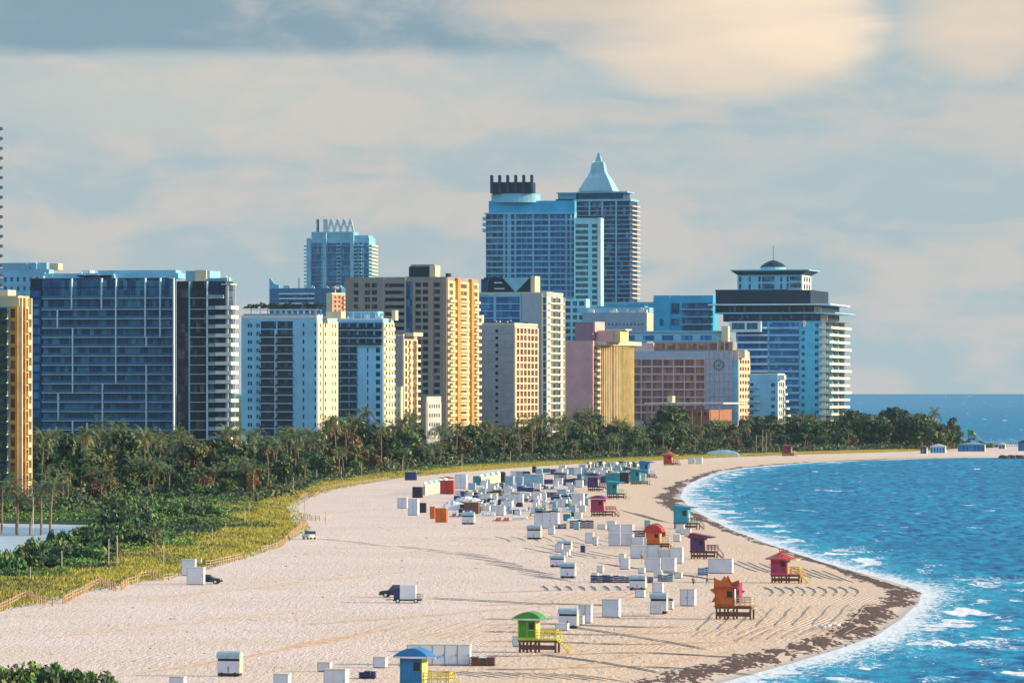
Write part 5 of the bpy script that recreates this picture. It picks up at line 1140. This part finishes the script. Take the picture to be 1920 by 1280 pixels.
# the long changing cabin behind the blue roofed tower
r = cabinet(763, 881, 1208, 1247, 'long white ribbed cabin with many doors behind the blue roofed tower', None, doors=5, d=2.2, a=4, name='beach_cabin', cat='cabin')
long_stack(1107, 1225, 1078, 1092, 'long dark row of piled loungers in front of the two touching booths', P_['navy']); long_stack(882, 928, 1232, 1248, 'pile of dark and orange loungers right of the long ribbed cabin', P_['brown'])
long_stack(672, 704, 1256, 1272, 'pile of loungers left of the blue roofed tower', P_['navy']); long_stack(1240, 1262, 1120, 1131, 'short pile of navy loungers left of the two door cabinet', P_['navy']); long_stack(1308, 1328, 1063, 1078, 'blue lounger pile left of the wide white cabinet', P_['blue']); long_stack(1233, 1262, 1076, 1090, 'lounger pile right of the long dark lounger row', P_['teal'])
long_stack(1068, 1113, 974, 990, 'dark blue lounger pile left of the raspberry pink tower', P_['navy']); long_stack(1186, 1210, 993, 1006, 'low dark pile left of the orange round disc tower', P_['navy']); long_stack(1040, 1062, 981, 991, 'small navy lounger pile in front of the two big far cabinets', P_['navy'])
# --- far cluster of cabanas, containers and furniture
FC = [((773,791,912,933),'black'),((825,850,900,926),'red'),((853,874,889,916),'white'),((887,899,892,911),'teal'),((765,783,935,966),'white'),((787,798,942,961),'black'),((806,815,949,972),'orange'),((816,837,952,979),'orange'),
    ((870,897,941,963),'brown'),((932,946,884,905),'black'),((947,962,892,912),'aq'),((966,980,893,909),'aq'),((982,1018,889,912),'aq'),((1048,1060,872,891),'white'),((1063,1077,876,891),'aq'),((1077,1090,876,891),'white'),((1091,1105,878,892),'aq'),((1110,1125,877,891),'aq'),
    ((1039,1054,896,907),'white'),((1135,1161,886,906),'teal'),((1161,1178,885,906),'black'),((1073,1094,925,949),'white'),((1040,1062,936,950),'white'),((1002,1018,962,989),'white'),((1017,1046,961,991),'white'),((923,940,918,936),'brown'),((942,960,926,943),'white'),((960,980,926,944),'white'),
    ((922,945,948,966),'white'),((980,1000,913,925),'navy'),((1076,1090,960,972),'white'),((745,763,933,953),'white'),((759,780,884,900),'navy'),((843,868,938,952),'white'),((900,912,905,916),'white'),((1100,1112,866,880),'navy'),((1120,1131,864,879),'navy'),((1136,1152,867,880),'aq'),((1158,1172,864,880),'navy'),((1176,1190,865,879),'brown'),((1004,1016,878,888),'aq'),((1056,1069,963,976),'teal'),((1290,1302,858,869),'white'),((1305,1316,857,869),'white'),((890,903,940,955),'white'),
    ((1012,1036,898,908),'purple'),((1056,1080,899,910),'navy'),((1080,1100,899,910),'navy'),((1000,1022,921,932),'white'),((1024,1042,922,932),'navy'),((1045,1066,918,928),'white'),((960,984,910,920),'white'),((900,920,926,940),'white')]
cn_ = {'aq': mat('container_blue', (.22, .38, .50), .5, .08, .8), 'white': greyw2}
names_ = {'black': 'black', 'red': 'dark red', 'white': 'white', 'teal': 'teal', 'orange': 'orange', 'brown': 'brown', 'aq': 'pale blue', 'navy': 'navy blue', 'purple': 'purple'}
wh = {}
for i, (bx, c) in enumerate(FC):
    mm = cn_.get(c) or P_[c]; nm = names_[c]; px, py = (bx[0] + bx[1]) / 2, bx[3]
    if px < 800: where = 'at the left edge of the far cabana cluster'
    elif px < 900: where = 'beside the striped cabanas in the left of the far cluster'
    elif px > 1280: where = 'on the far bay beach by the dune grass'
    elif py < 895: where = 'in the back row below the grove'
    elif py > 955: where = 'in the near row of the far cluster'
    elif px > 1030: where = 'in the right half of the far cluster'
    else: where = 'in the middle of the far cluster'
    key = (nm, where); wh[key] = wh.get(key, 0) + 1
    cabinet(*bx, f'{nm} beach cabinet {where}', f'{nm} cabinets {where}', m=mm, doors=2 if bx[1] - bx[0] > 16 else 1)
def cabana(px, yb, wpx, hpx, side, label, group):
    p = P(px, yb); k = p.y / F; w, h = wpx * k, hpx * k; r = empty('striped_cabana', p, -R(40), label, 'cabana', group)
    MB().box(0, w, 0, 1.5, 0, h * .8, cn_['aq'] if side else greyw2).build('tent', r)
    MB().prism([(-.06, h * .8), (w / 2, h), (w + .06, h * .8)], -.08, 1.58, P_['white'] if not side else P_['teal']).build('roof', r)
    MB().box(w, w + .05, .15, 1.35, .05, h * .78, P_['cream']).build('curtain', r); MB().box(w * .15, w * .85, -.05, -.01, .05, h * .7, P_['black']).build('opening', r)
for i in range(9): cabana(794 + i * 4.6, 928 - i * .9, 3.6, 25, i % 2, 'slim cabana in the striped row behind the dark framed cabinet at left', 'left row of slim cabanas')
for i in range(7): cabana(899 + i * 5.2, 911 - i * .8, 4, 22, i % 2, 'slim cabana in the striped row left of the black cabinet', 'middle row of slim cabanas')
for i in range(8): cabana(1103 + i * 12.5, 884, 4.5, 18, i % 2, 'slim cabana in the far back row right under the grove', 'back row of slim cabanas')
for a in (((842,866,970,6), 'navy'), ((903,922,966,5), 'navy'), ((945,992,958,11), 'blue'), ((923,958,978,7), 'red'), ((985,1010,900,6), 'navy'), ((1014,1040,918,6), 'navy'), ((975,1020,941,9), 'navy'), ((1025,1048,946,5), 'blue'), ((1062,1088,980,5), 'white'), ((985,1030,928,9), 'purple'), ((930,975,922,9), 'white'), ((850,890,935,8), 'white'), ((1060,1100,932,8), 'navy')):
    (x0, x1, yb, n), c = a; cw = {'navy': 'navy', 'blue': 'bright blue', 'red': 'red', 'white': 'white', 'purple': 'purple'}[c]; wx = 'left' if x1 < 900 else 'middle' if x1 < 1015 else 'right'
    lounger_row(x0, x1, yb, n, f'{cw} beach lounger set out in rows in the {wx} of the far cluster', f'{cw} loungers in the {wx} of the far cluster', P_[c], 1.0)
for i in range(16):
    px = 1056 + i * 9 + random.uniform(-2, 2); lounger_row(px, px + 7, random.uniform(893, 925) if i < 9 else random.uniform(1012, 1030) , 1, 'single dark lounger left out between the cabinets on the right', 'single dark loungers between the cabinets', P_['navy'] if i % 2 else P_['purple']) if px < 1130 else None
rq = random.Random(21); zone = (('left', 800, 900), ('middle', 900, 1015), ('right', 1015, 1230))
for i in range(210):
    px = rq.uniform(850, 1232); yb = rq.uniform(884, 968) if px < 1090 else rq.uniform(882, 905)
    if px < 950: yb = rq.uniform(908, 962)
    if px > 1100: px = rq.uniform(1100, 1200)
    w_, h_ = rq.uniform(6, 17), rq.uniform(7, 15); c = rq.choice(['white', 'white', 'white', 'aq', 'aq', 'navy', 'teal', 'black']); z_ = next(n for n, a, b_ in zone if px < b_)
    cabinet(px, px + w_, yb - h_, yb, f'small {names_[c]} locker scattered in the {z_} of the far cluster', f'small {names_[c]} lockers in the {z_} of the far cluster', m=cn_.get(c) or P_[c], doors=1, name='beach_locker', cat='locker')
for i in range(34):
    px = rq.uniform(860, 1080); yb = rq.uniform(905, 975); c = rq.choice(['navy', 'white', 'blue', 'white']); z_ = next(n for n, a, b_ in zone if px < b_); n_ = rq.randint(4, 7)
    cw = {'navy': 'navy', 'blue': 'bright blue', 'white': 'white'}[c]; lounger_row(px, px + n_ * 4.6, yb, n_, f'{cw} folded lounger between the lockers in the {z_} of the far cluster', f'{cw} folded loungers between the lockers, {z_}', P_[c], 1.15)
for i in range(34):
    yb = rq.uniform(985, 1092); px = rq.uniform(1000 + (yb - 985) * .5, 1290); w_, h_ = rq.uniform(7, 16), rq.uniform(9, 17); c = rq.choice(['white', 'white', 'aq', 'navy', 'white'])
    if any(abs(px + w_ / 2 - q) < 24 and abs(yb - r_) < 22 for q, r_ in ((1227, 1027), (1310, 1047), (1203, 1050), (1300, 1100), (1165, 1085))): continue
    cabinet(px, px + w_, yb - h_, yb, f'small {names_[c]} locker among the booths and cabinets in the middle of the beach', f'small {names_[c]} lockers in the middle of the beach', m=cn_.get(c) or P_[c], doors=1, name='beach_locker', cat='locker')
# tarpaulin-covered heap, low canopies
def heap(x0, x1, yt, yb, m, label):
    p, w, h = at_box(x0, x1, yt, yb); mb = MB(); n = 12; rr = random.Random(int(x0)); G = []
    for j in range(7):
        for i in range(n + 1):
            u, v = i / n, j / 6; G.append((w * u, 3.2 * v, max(0, h * (math.sin(math.pi * u) ** .35) * (math.sin(math.pi * v) ** .4)) * rr.uniform(.8, 1.05)))
    for j in range(6):
        for i in range(n): q = j * (n + 1) + i; mb.poly([G[q], G[q + 1], G[q + n + 2], G[q + n + 1]], m)
    o = mb.build('covered_heap'); o.location = p; tag(o, label, 'tarpaulin')
heap(828, 872, 938, 956, greyw2, 'pale tarpaulin heap in front of the brown cabinet in the far cluster'); heap(848, 905, 930, 946, greyw2, 'second pale tarpaulin heap, behind the brown cabinet of the far cluster'); heap(1321, 1389, 843, 856, cn_['aq'], 'long low pale blue covered heap by the far bay dune')
def canopy(x0, x1, yt, yb, m, label):
    p, w, h = at_box(x0, x1, yt, yb); r = empty('beach_canopy', p, -R(6), label, 'canopy')
    MB().prism([(-.1, h * .82), (w * .5, h), (w + .1, h * .82), (w + .1, h * .78), (-.1, h * .78)], -.1, 3, m).build('roof', r)
    for x in (.05, w / 2, w - .1):
        for y in (0, 2.8): MB().box(x, x + .08, y, y + .08, 0, h * .78, P_['white']).build('pole', r)
canopy(1020, 1064, 886, 900, P_['black'], 'long black flat canopy below the grove in the far cluster'); canopy(1022, 1048, 956, 970, P_['navy'], 'low navy canopy over the two big far cabinets'); canopy(823, 852, 893, 910, P_['rust'], 'rust coloured gable canopy over the left cabanas')
canopy(1055, 1098, 896, 912, P_['black'], 'black flat canopy left of the small purple lifeguard tower'); canopy(950, 1000, 921, 934, P_['white'], 'white flat canopy in the middle of the far cluster'); canopy(1030, 1085, 921, 932, cn_['aq'], 'pale blue flat canopy left of the teal lifeguard tower')
canopy(1045, 1058, 887, 898, P_['red'], 'tiny red canopy behind the far containers')
# two storage boxes by the dune
cabinet(340, 366, 1048, 1079, 'white box behind its twin at the foot of the dune', None, doors=1, a=6); cabinet(350, 382, 1063, 1096, 'white box in front of its twin, beside the parked dark car', None, doors=1, a=6)
cabinet(364, 377, 1047, 1058, 'low cream box sticking out behind the white boxes by the dune', None, m=P_['cream'], doors=1, a=6)
# far pavilions by the headland
def pavilion(x0, x1, yt, yb, wallm, roofm, label, n=5):
    p, w, h = at_box(x0, x1, yt, yb); r = empty('beach_pavilion', p, -R(10), label, 'pavilion'); MB().box(0, w, 0, 6, 0, h * .72, wallm).build('wall', r); MB().box(w, w + .1, .3, 5.7, 0, h * .7, P_['cream']).build('side_panel', r)
    MB().prism([(-.6, h * .72), (w * .5, h), (w + .6, h * .72)], -.6, 6.6, roofm).build('roof', r)
    for i in range(n): MB().box(w * (i + .2) / n, w * (i + .8) / n, -.08, -.02, h * .08, h * .6, g_blue).build('window', r)
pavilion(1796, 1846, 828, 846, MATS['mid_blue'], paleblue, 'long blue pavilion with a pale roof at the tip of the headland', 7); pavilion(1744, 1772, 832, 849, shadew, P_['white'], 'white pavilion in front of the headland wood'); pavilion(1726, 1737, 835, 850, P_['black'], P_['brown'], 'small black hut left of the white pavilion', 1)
pavilion(1909, 1935, 823, 845, MATS['mid_blue'], P_['navy'], 'blue pavilion cut by the right edge of the photo', 3); pavilion(1872, 1884, 830, 841, cn_['aq'], P_['white'], 'small pale hut between the long blue pavilion and the right edge', 2)
pier = empty('pier', P(1858, 837), 0, 'pale blue lattice pier rail beyond the headland tip', 'pier'); mb = MB()
for i in range(14): mb.bar((i * 1.5, 0, -1), (i * 1.5, 0, 4.5 - (i % 3) * .8), .18, cn_['aq'], 5)
mb.box(0, 20, -.2, .2, 1.4, 1.7, cn_['aq']); mb.box(0, 20, -.2, .2, 3.0, 3.3, cn_['aq']); mb.build('railing', pier); MB().box(-1, 21, -1.5, 1.5, .2, .5, cn_['aq']).build('deck', pier)
# rocks at the right edge of the spit
for i in range(16):
    p = P(1880 + i * 4.5 + random.uniform(-1, 1), 857.2 + random.uniform(-1.2, .6)); mb = MB(); s_ = random.uniform(1.0, 2.4)
    mb.lathe([(s_, -.5), (s_ * 1.05, s_ * .2), (s_ * .7, s_ * .55), (s_ * .2, s_ * .7)], mat('rock_dark', (.05, .05, .055), .9, .3, 1), 7, (0, 0), random.uniform(.8, 1.4), .8)
    o = mb.build('rock'); o.location = (p.x, p.y, -.4); o.rotation_euler.z = random.random() * 6; tag(o, 'dark rock in the line of rocks at the end of the sand spit', 'rock', 'rocks at the end of the sand spit')

# --- vehicles
paint_d = mat('car_dark_paint', (.02, .03, .045), .2, .05, 1); paint_w = mat('car_white_paint', (.60, .62, .62), .25, .04, 1); tyre = mat('tyre', (.015, .015, .015), .8); carglass = mat('car_glass', (.02, .04, .06), .06, .05); lampm = mat('lamp_lens', (.7, .7, .65), .2); tail = mat('tail_lens', (.45, .02, .02), .3)
def car(px, yb, rz, prof, cab, L, body, name, label, cat, hw=.92, wheels=None):
    """side profile extruded to the body, narrower cabin with glass, wheels with rims"""
    p = P(px, yb); r = empty(name, p, R(rz), label, cat); MB().prism(prof, -hw, hw, body).build('body', r)
    cb = MB(); n = len(cab); i0 = hw - .06; i1 = hw - .22
    zb = min(q[1] for q in cab); V = [(x, s_ * (i0 if z - zb < .05 else i1), z) for s_ in (-1, 1) for x, z in cab]
    cb.v = V; cb.mats = [carglass, body]; cb.f = [tuple(range(n - 1, -1, -1)), tuple(range(n, 2 * n))] + [(i, (i + 1) % n, n + (i + 1) % n, n + i) for i in range(n)]; cb.m = [0, 0] + [1 if abs(cab[i][1] - cab[(i + 1) % n][1]) < .12 else 0 for i in range(n)]
    cb.build('windows', r)
    zt = max(q[1] for q in cab); xs = [q[0] for q in cab if q[1] > zt - .15]; MB().box(min(xs) - .02, max(xs) + .02, -i1 - .02, i1 + .02, zt - .03, zt + .05, body).build('roof', r)
    for x in wheels or (L * .18, L * .80):
        for s_ in (-1, 1):
            w = MB().bar((x, s_ * (hw - .22), .36), (x, s_ * (hw + .02), .36), .37, tyre, 18).build('wheel', r); MB().bar((x, s_ * (hw + .0), .36), (x, s_ * (hw + .035), .36), .21, steelw, 12).build('rim', w)
    for s_ in (-1, 1): MB().box(-.02, .04, s_ * hw * .75 - .14, s_ * hw * .75 + .14, .68, .84, lampm).build('headlight', r); MB().box(L - .04, L + .02, s_ * hw * .8 - .12, s_ * hw * .8 + .12, .72, .95, tail).build('tail_light', r); MB().box(L * .3, L * .3 + .12, s_ * (hw + .1) - .09, s_ * (hw + .1) + .09, .95, 1.1, body).build('mirror', r)
    MB().box(-.08, .0, -hw * .95, hw * .95, .32, .55, tyre).build('bumper', r); return r
pk = [(0, .35), (0, .85), (.35, .98), (1.35, 1.05), (3.2, 1.08), (5.2, 1.08), (5.2, .45), (4.6, .35)]
car(713, 1119, -8, pk, [(1.25, 1.03), (1.85, 1.72), (3.1, 1.78), (3.5, 1.06)], 5.2, paint_d, 'pickup_truck', 'dark pickup truck parked on the open sand with a white trailer behind', 'pickup truck')
sd_ = [(0, .3), (0, .72), (.3, .86), (1.2, .95), (3.6, .98), (4.4, .9), (4.5, .7), (4.5, .35)]
car(374, 1093, 172, sd_, [(1.05, .93), (1.8, 1.38), (3.1, 1.40), (3.95, .97)], 4.5, paint_d, 'parked_car', 'dark sedan parked beside the white boxes at the foot of the dune', 'car').location = P(415, 1094)
jp = [(0, .4), (0, .95), (.2, 1.02), (1.2, 1.05), (3.8, 1.08), (3.85, .45)]
car(574, 1010, -68, jp, [(1.1, 1.03), (1.35, 1.78), (3.7, 1.80), (3.8, 1.05)], 3.85, paint_w, 'parked_jeep', 'small white jeep parked at the dune fence', 'jeep', hw=.88)
# box trailer behind the pickup
p = P(738, 1130); k = p.y / F; r = empty('box_trailer', p, -R(4), 'white box trailer with a grey platform hitched behind the dark pickup', 'trailer')
MB().box(.9, 3.15, 0, 2.0, .55, 2.55, greyw2).build('box', r); MB().box(-.05, 3.95, -.08, 2.08, .33, .53, P_['black']).build('chassis', r); MB().box(0, .85, .2, 1.8, .54, 2.2, P_['navy']).build('front_panel', r)
for x in (.6, 3.2): 
    w = MB().bar((x, -.12, .32), (x, .1, .32), .34, tyre, 16).build('wheel', r); MB().bar((x, -.15, .32), (x, -.12, .32), .18, steelw, 12).build('rim', w)
fm = MB()
for x in (3.25, 3.55, 3.9): fm.box(x, x + .05, 0, .05, .54, 1.3, P_['navy']); fm.box(x, x + .05, 1.9, 1.95, .54, 1.3, P_['navy'])
fm.box(3.2, 3.95, 0, .05, 1.25, 1.32, P_['navy']); fm.box(3.2, 3.95, 0, .05, .9, .95, P_['navy']); fm.build('platform_rail', r); MB().bar((-.05, 1, .45), (-1.3, 1, .45), .06, P_['black'], 6).build('hitch', r)

# --- people: one skinned body each, clothes as children
skin = mat('skin', (.36, .20, .13), .6, .05, 3); 
def person(px, yb, rz, top, bottom, label, stride=.22):
    p = P(px, yb); p.z = float(groundz(np.array(p.x), np.array(p.y)))
    J = {'pel': (0, 0, .95), 'sp': (0, .01, 1.15), 'ch': (0, .02, 1.36), 'nk': (0, .0, 1.50), 'hd': (0, -.01, 1.62), 'ht': (0, 0, 1.74),
         'hl': (-.10, 0, .90), 'kl': (-.11, -stride * .6, .50), 'al': (-.11, -stride * .6 + .05, .09), 'tl': (-.11, -stride * .6 - .16, .04), 'hr': (.10, 0, .90), 'kr': (.11, stride * .3, .50), 'ar': (.11, stride, .11), 'tr': (.11, stride - .16, .04),
         'sl': (-.18, .02, 1.42), 'el': (-.25, .06, 1.14), 'wl': (-.25, -.08, .92), 'fl': (-.25, -.11, .83), 'sr': (.18, .02, 1.42), 'er': (.25, -.02, 1.14), 'wr': (.26, -.14, .94), 'frr': (.26, -.18, .85)}
    rad = {'pel': .13, 'sp': .12, 'ch': .14, 'nk': .055, 'hd': .09, 'ht': .06, 'hl': .09, 'kl': .06, 'al': .04, 'tl': .035, 'hr': .09, 'kr': .06, 'ar': .04, 'tr': .035, 'sl': .06, 'el': .042, 'wl': .03, 'fl': .03, 'sr': .06, 'er': .042, 'wr': .03, 'frr': .03}
    ks = list(J); E = [('pel','sp'),('sp','ch'),('ch','nk'),('nk','hd'),('hd','ht'),('pel','hl'),('hl','kl'),('kl','al'),('al','tl'),('pel','hr'),('hr','kr'),('kr','ar'),('ar','tr'),('ch','sl'),('sl','el'),('el','wl'),('wl','fl'),('ch','sr'),('sr','er'),('er','wr'),('wr','frr')]
    def sk(name, keys, grow, m, parent):
        kk = [q for q in ks if q in keys]; ed = [(kk.index(a), kk.index(b_)) for a, b_ in E if a in kk and b_ in kk]
        me = bpy.data.meshes.new(name); me.from_pydata([J[q] for q in kk], ed, []); o = bpy.data.objects.new(name, me); C.objects.link(o); o.parent = parent
        md = o.modifiers.new('skin', 'SKIN'); 
        for i, q in enumerate(kk): me.skin_vertices[0].data[i].radius = (rad[q] + grow,) * 2
        me.skin_vertices[0].data[0].use_root = True; md2 = o.modifiers.new('sub', 'SUBSURF'); md2.levels = 1; md2.render_levels = 1; me.materials.append(m); return o
    for q in ks: pass
    body = bpy.data.meshes.new('person'); 
    o = sk('person', ks, 0, skin, None)
    if not len(o.data.skin_vertices): pass
    o.location = p; o.rotation_euler.z = R(rz); tag(o, label, 'person')
    sk('shirt', ['pel', 'sp', 'ch', 'sl', 'sr'], .02, top, o); sk('shorts', ['pel', 'hl', 'hr', 'kl', 'kr'], .022, bottom, o)
    MB().lathe([(.10, 1.60), (.115, 1.68), (.09, 1.76), (.03, 1.80)], P_['black'], 10, (0, .015)).build('hair', o, True)
    return o
_sk = person
def person(*a, **k):
    return _sk(*a, **k)
person(1203, 1052, 40, P_['brown'], P_['black'], 'person in a dark brown top walking left of the big white cabinet group')
person(1326, 1096, -60, P_['white'], P_['navy'], 'person in a white top and navy shorts behind the sunburst tower')
person(1300, 1100, 30, P_['navy'], P_['black'], 'person in dark clothes walking right of the short navy lounger pile')
person(1500, 1092, 80, P_['brown'], P_['cream'], 'person with a brown top standing right of the pink tower stairs')
person(995, 975, 10, P_['brown'], P_['cream'], 'person in brown standing left of the two big far cabinets')
#@@PEOPLE_END
# --- gulls on the wet sand
gull = MB(); gull.v = []; 
gull.lathe([(.02, -.26), (.07, -.16), (.10, -.02), (.09, .10), (.05, .2)], P_['white'], 8); gv = [(v[2], v[0], v[1] + .22) for v in gull.v]; gull.v = gv
gull.bar((.17, 0, .25), (.25, 0, .38), .05, P_['white'], 6, .045); gull.bar((.25, 0, .38), (.34, 0, .36), .018, P_['yellow'], 5, .006)
for s_ in (-1, 1): gull.poly([(.12, s_ * .08, .28), (-.1, s_ * .11, .27), (-.36, s_ * .03, .22), (-.05, s_ * .09, .16)], cn_['aq']); gull.bar((0, s_ * .04, .14), (0, s_ * .04, 0), .012, P_['orange'], 4)
gme = gull.mesh('gull')
for i in range(11):
    p = P(1538 + i * 3.4 + random.uniform(-1, 1), 1180 - i * .4 + random.uniform(-2, 2)); o = link('gull', gme); o.location = p; o.scale = (1.6,) * 3; o.rotation_euler.z = random.uniform(0, 6); tag(o, 'white gull in the little flock resting on the sand right of the sunburst tower', 'gull', 'gulls resting on the sand')
# --- sand ridges left by the beach tractor (real ridges, so the low sun shades them)
def ridge(pts, w, h, mb):
    Q = [P(*q) for q in pts]; n = len(Q); V = len(mb.v); rr = random.Random(int(pts[0][0] * 7 + pts[0][1]))
    for i, q in enumerate(Q):
        t = (Q[min(i + 1, n - 1)] - Q[max(i - 1, 0)]).normalized(); s_ = Vector((-t.y, t.x, 0)); e = (0 if i in (0, n - 1) else 1) * rr.uniform(.7, 1.2)
        gz = float(groundz(np.array(q.x), np.array(q.y))); wx = w * rr.uniform(.8, 1.2)
        mb.v += [(q.x + s_.x * wx, q.y + s_.y * wx, gz - .06), (q.x, q.y, gz + h * e), (q.x - s_.x * wx, q.y - s_.y * wx, gz - .06)]
    for i in range(n - 1):
        for j in (0, 1): mb.f.append((V + i * 3 + j, V + i * 3 + 3 + j, V + i * 3 + 4 + j, V + i * 3 + 1 + j)); mb.m.append(0)
RM = MB(); RM.mats = [mat('damp_sand', (.29, .23, .195), .95, .15, .6, spec=.1)]; rr = random.Random(4)
def fam(n, a0, a1, shape, w=.28, h=.20, jit=1.5):
    w *= .50; h *= .70
    """n copies of a wiggly stroke between pixel points a0 -> a1"""
    for i in range(n):
        t = i / max(1, n - 1); ox, oy = a0[0] + (a1[0] - a0[0]) * t, a0[1] + (a1[1] - a0[1]) * t; jx = rr.uniform(-jit, jit)
        pts = [(ox + jx + dx + rr.uniform(-.8, .8), oy + dy) for dx, dy in shape]; 
        fine = []
        for a, b_ in zip(pts, pts[1:]):
            for k in range(4): fine.append((a[0] + (b_[0] - a[0]) * k / 4, a[1] + (b_[1] - a[1]) * k / 4))
        ridge(fine + [pts[-1]], w, h, RM)
fam(9, (1325, 1145), (1610, 1126), [(22, 0), (8, 12), (4, 20), (-6, 28), (-16, 38)]); fam(8, (1390, 1182), (1590, 1166), [(30, 0), (12, 8), (0, 14), (-10, 20)])
fam(9, (1440, 1100), (1600, 1098), [(-8, 0), (8, 6), (12, 12), (4, 18)]); fam(7, (1310, 1178), (1440, 1172), [(24, 0), (4, 8), (-12, 16)]); fam(10, (1380, 1060), (1560, 1078), [(-20, -12), (4, -2), (24, 6), (44, 12)], .25, .16)
fam(8, (1020, 1098), (1180, 1098), [(-4, 0), (6, 5), (8, 9)], .3, .25); fam(9, (1010, 1110), (1200, 1108), [(26, 0), (0, 8), (-30, 18)], .25, .16); fam(9, (700, 1165), (960, 1160), [(50, 0), (20, 8), (-14, 20)], .25, .15); fam(8, (760, 1185), (960, 1178), [(40, 0), (0, 10), (-26, 16)], .25, .15)
fam(6, (1090, 1190), (1230, 1180), [(30, -8), (0, 0), (-20, 8)], .25, .15); fam(7, (1010, 1262), (1150, 1235), [(80, -14), (30, -6), (-40, 8), (-80, 14)], .22, .14); fam(6, (560, 1215), (660, 1190), [(90, -16), (30, -6), (-50, 8), (-110, 18)], .22, .13); fam(5, (420, 1236), (560, 1212), [(30, -5), (0, 0), (-30, 5)], .16, .09)
fam(5, (1040, 1040), (1130, 1040), [(-30, -8), (10, 0), (40, 5)], .22, .13); fam(7, (1180, 960), (1230, 975), [(-20, -5), (0, 0), (30, 5)], .25, .14); fam(6, (950, 1010), (1080, 1008), [(-24, -5), (0, 0), (10, 6)], .22, .13); fam(6, (860, 1010), (940, 1020), [(30, -6), (0, 0), (-20, 6)], .2, .12)
for y in (1108, 1134, 1157, 1172, 1186, 1204, 1226, 1251):                                 # long wheel ruts running across
    for dy in (0, 1.6): ridge([(900 + i * 26 + rr.uniform(-2, 2), y + dy + 3 * math.sin(i * .35 + y)) for i in range(int(8 + (y - 1100) / 9))], .11, .08, RM)
for (x, y, dx, dy, n) in ((1040, 1170, 22, 3.0, 14), (560, 1170, 24, -1.5, 22), (1140, 1230, 20, -2.0, 16), (1010, 1225, 18, 2.2, 14), (250, 1262, 20, -2.6, 14), (800, 1120, 26, 1.2, 10)):
    for s_ in (0, 2.2): ridge([(x + dx * i, y + s_ + dy * i + .03 * dy * i * i * .4) for i in range(n)], .11, .08, RM)
fam(12, (1000, 1030), (1240, 1000), [(-22, -4), (0, 0), (22, 5)], .2, .12); fam(14, (1150, 1060), (1330, 1085), [(-30, -6), (0, 0), (34, 5)], .2, .12); fam(10, (1500, 1035), (1640, 1085), [(-34, -9), (0, 0), (26, 7)], .2, .12)
fam(16, (880, 1040), (1040, 1085), [(-40, -4), (0, 0), (40, 5)], .18, .1, 12); fam(18, (300, 1120), (720, 1075), [(-46, 6), (0, 0), (46, -3)], .12, .07, 20); fam(14, (150, 1190), (600, 1140), [(-60, 8), (0, 0), (50, -5)], .12, .07, 20); fam(14, (600, 1010), (880, 1040), [(-40, 2), (0, 0), (40, 2)], .12, .08, 20)
fam(9, (1130, 1205), (1500, 1192), [(-90, 14), (-30, 3), (30, -3), (90, -9)], .16, .1); fam(8, (1200, 1250), (1350, 1222), [(-60, 10), (0, 0), (60, -9)], .16, .1); fam(9, (850, 1262), (1120, 1268), [(-60, -6), (0, 0), (60, 8)], .16, .1)
for i in range(240):                                                                       # scuffs, footprints, clods
    x, y = rr.uniform(60, 1500), rr.uniform(985, 1278)
    if P(x, y).x > shoreX(P(x, y).y) - 12 or P(x, y).x < duneX(P(x, y).y) + 2: continue
    L_ = rr.uniform(3, 12); ridge([(x, y), (x + L_ * .5, y + rr.uniform(-1.5, 1.5)), (x + L_, y + rr.uniform(-2, 2))], rr.uniform(.06, .12), rr.uniform(.05, .1), RM)
tag(RM.build('sand_ridges'), 'raked ridges and wheel ruts in the pale sand', 'sand ridges', kind='stuff')
#@@END

# ------------------------------------------------------------------ sea haze
hz = MB().box(-9000, 12000, -60, 12000, -6, 185, None or white); ho = hz.build('haze'); hm = bpy.data.materials.new('haze'); hm.use_nodes = True; t = hm.node_tree; t.nodes.clear()
pv = N(t, 'ShaderNodeVolumePrincipled'); pv.inputs['Color'].default_value = (.50, .75, .95, 1); pv.inputs['Density'].default_value = .00002; pv.inputs['Anisotropy'].default_value = .2
mo = N(t, 'ShaderNodeOutputMaterial'); t.links.new(pv.outputs[0], mo.inputs['Volume']); ho.data.materials.clear(); ho.data.materials.append(hm); ho['kind'] = 'stuff'
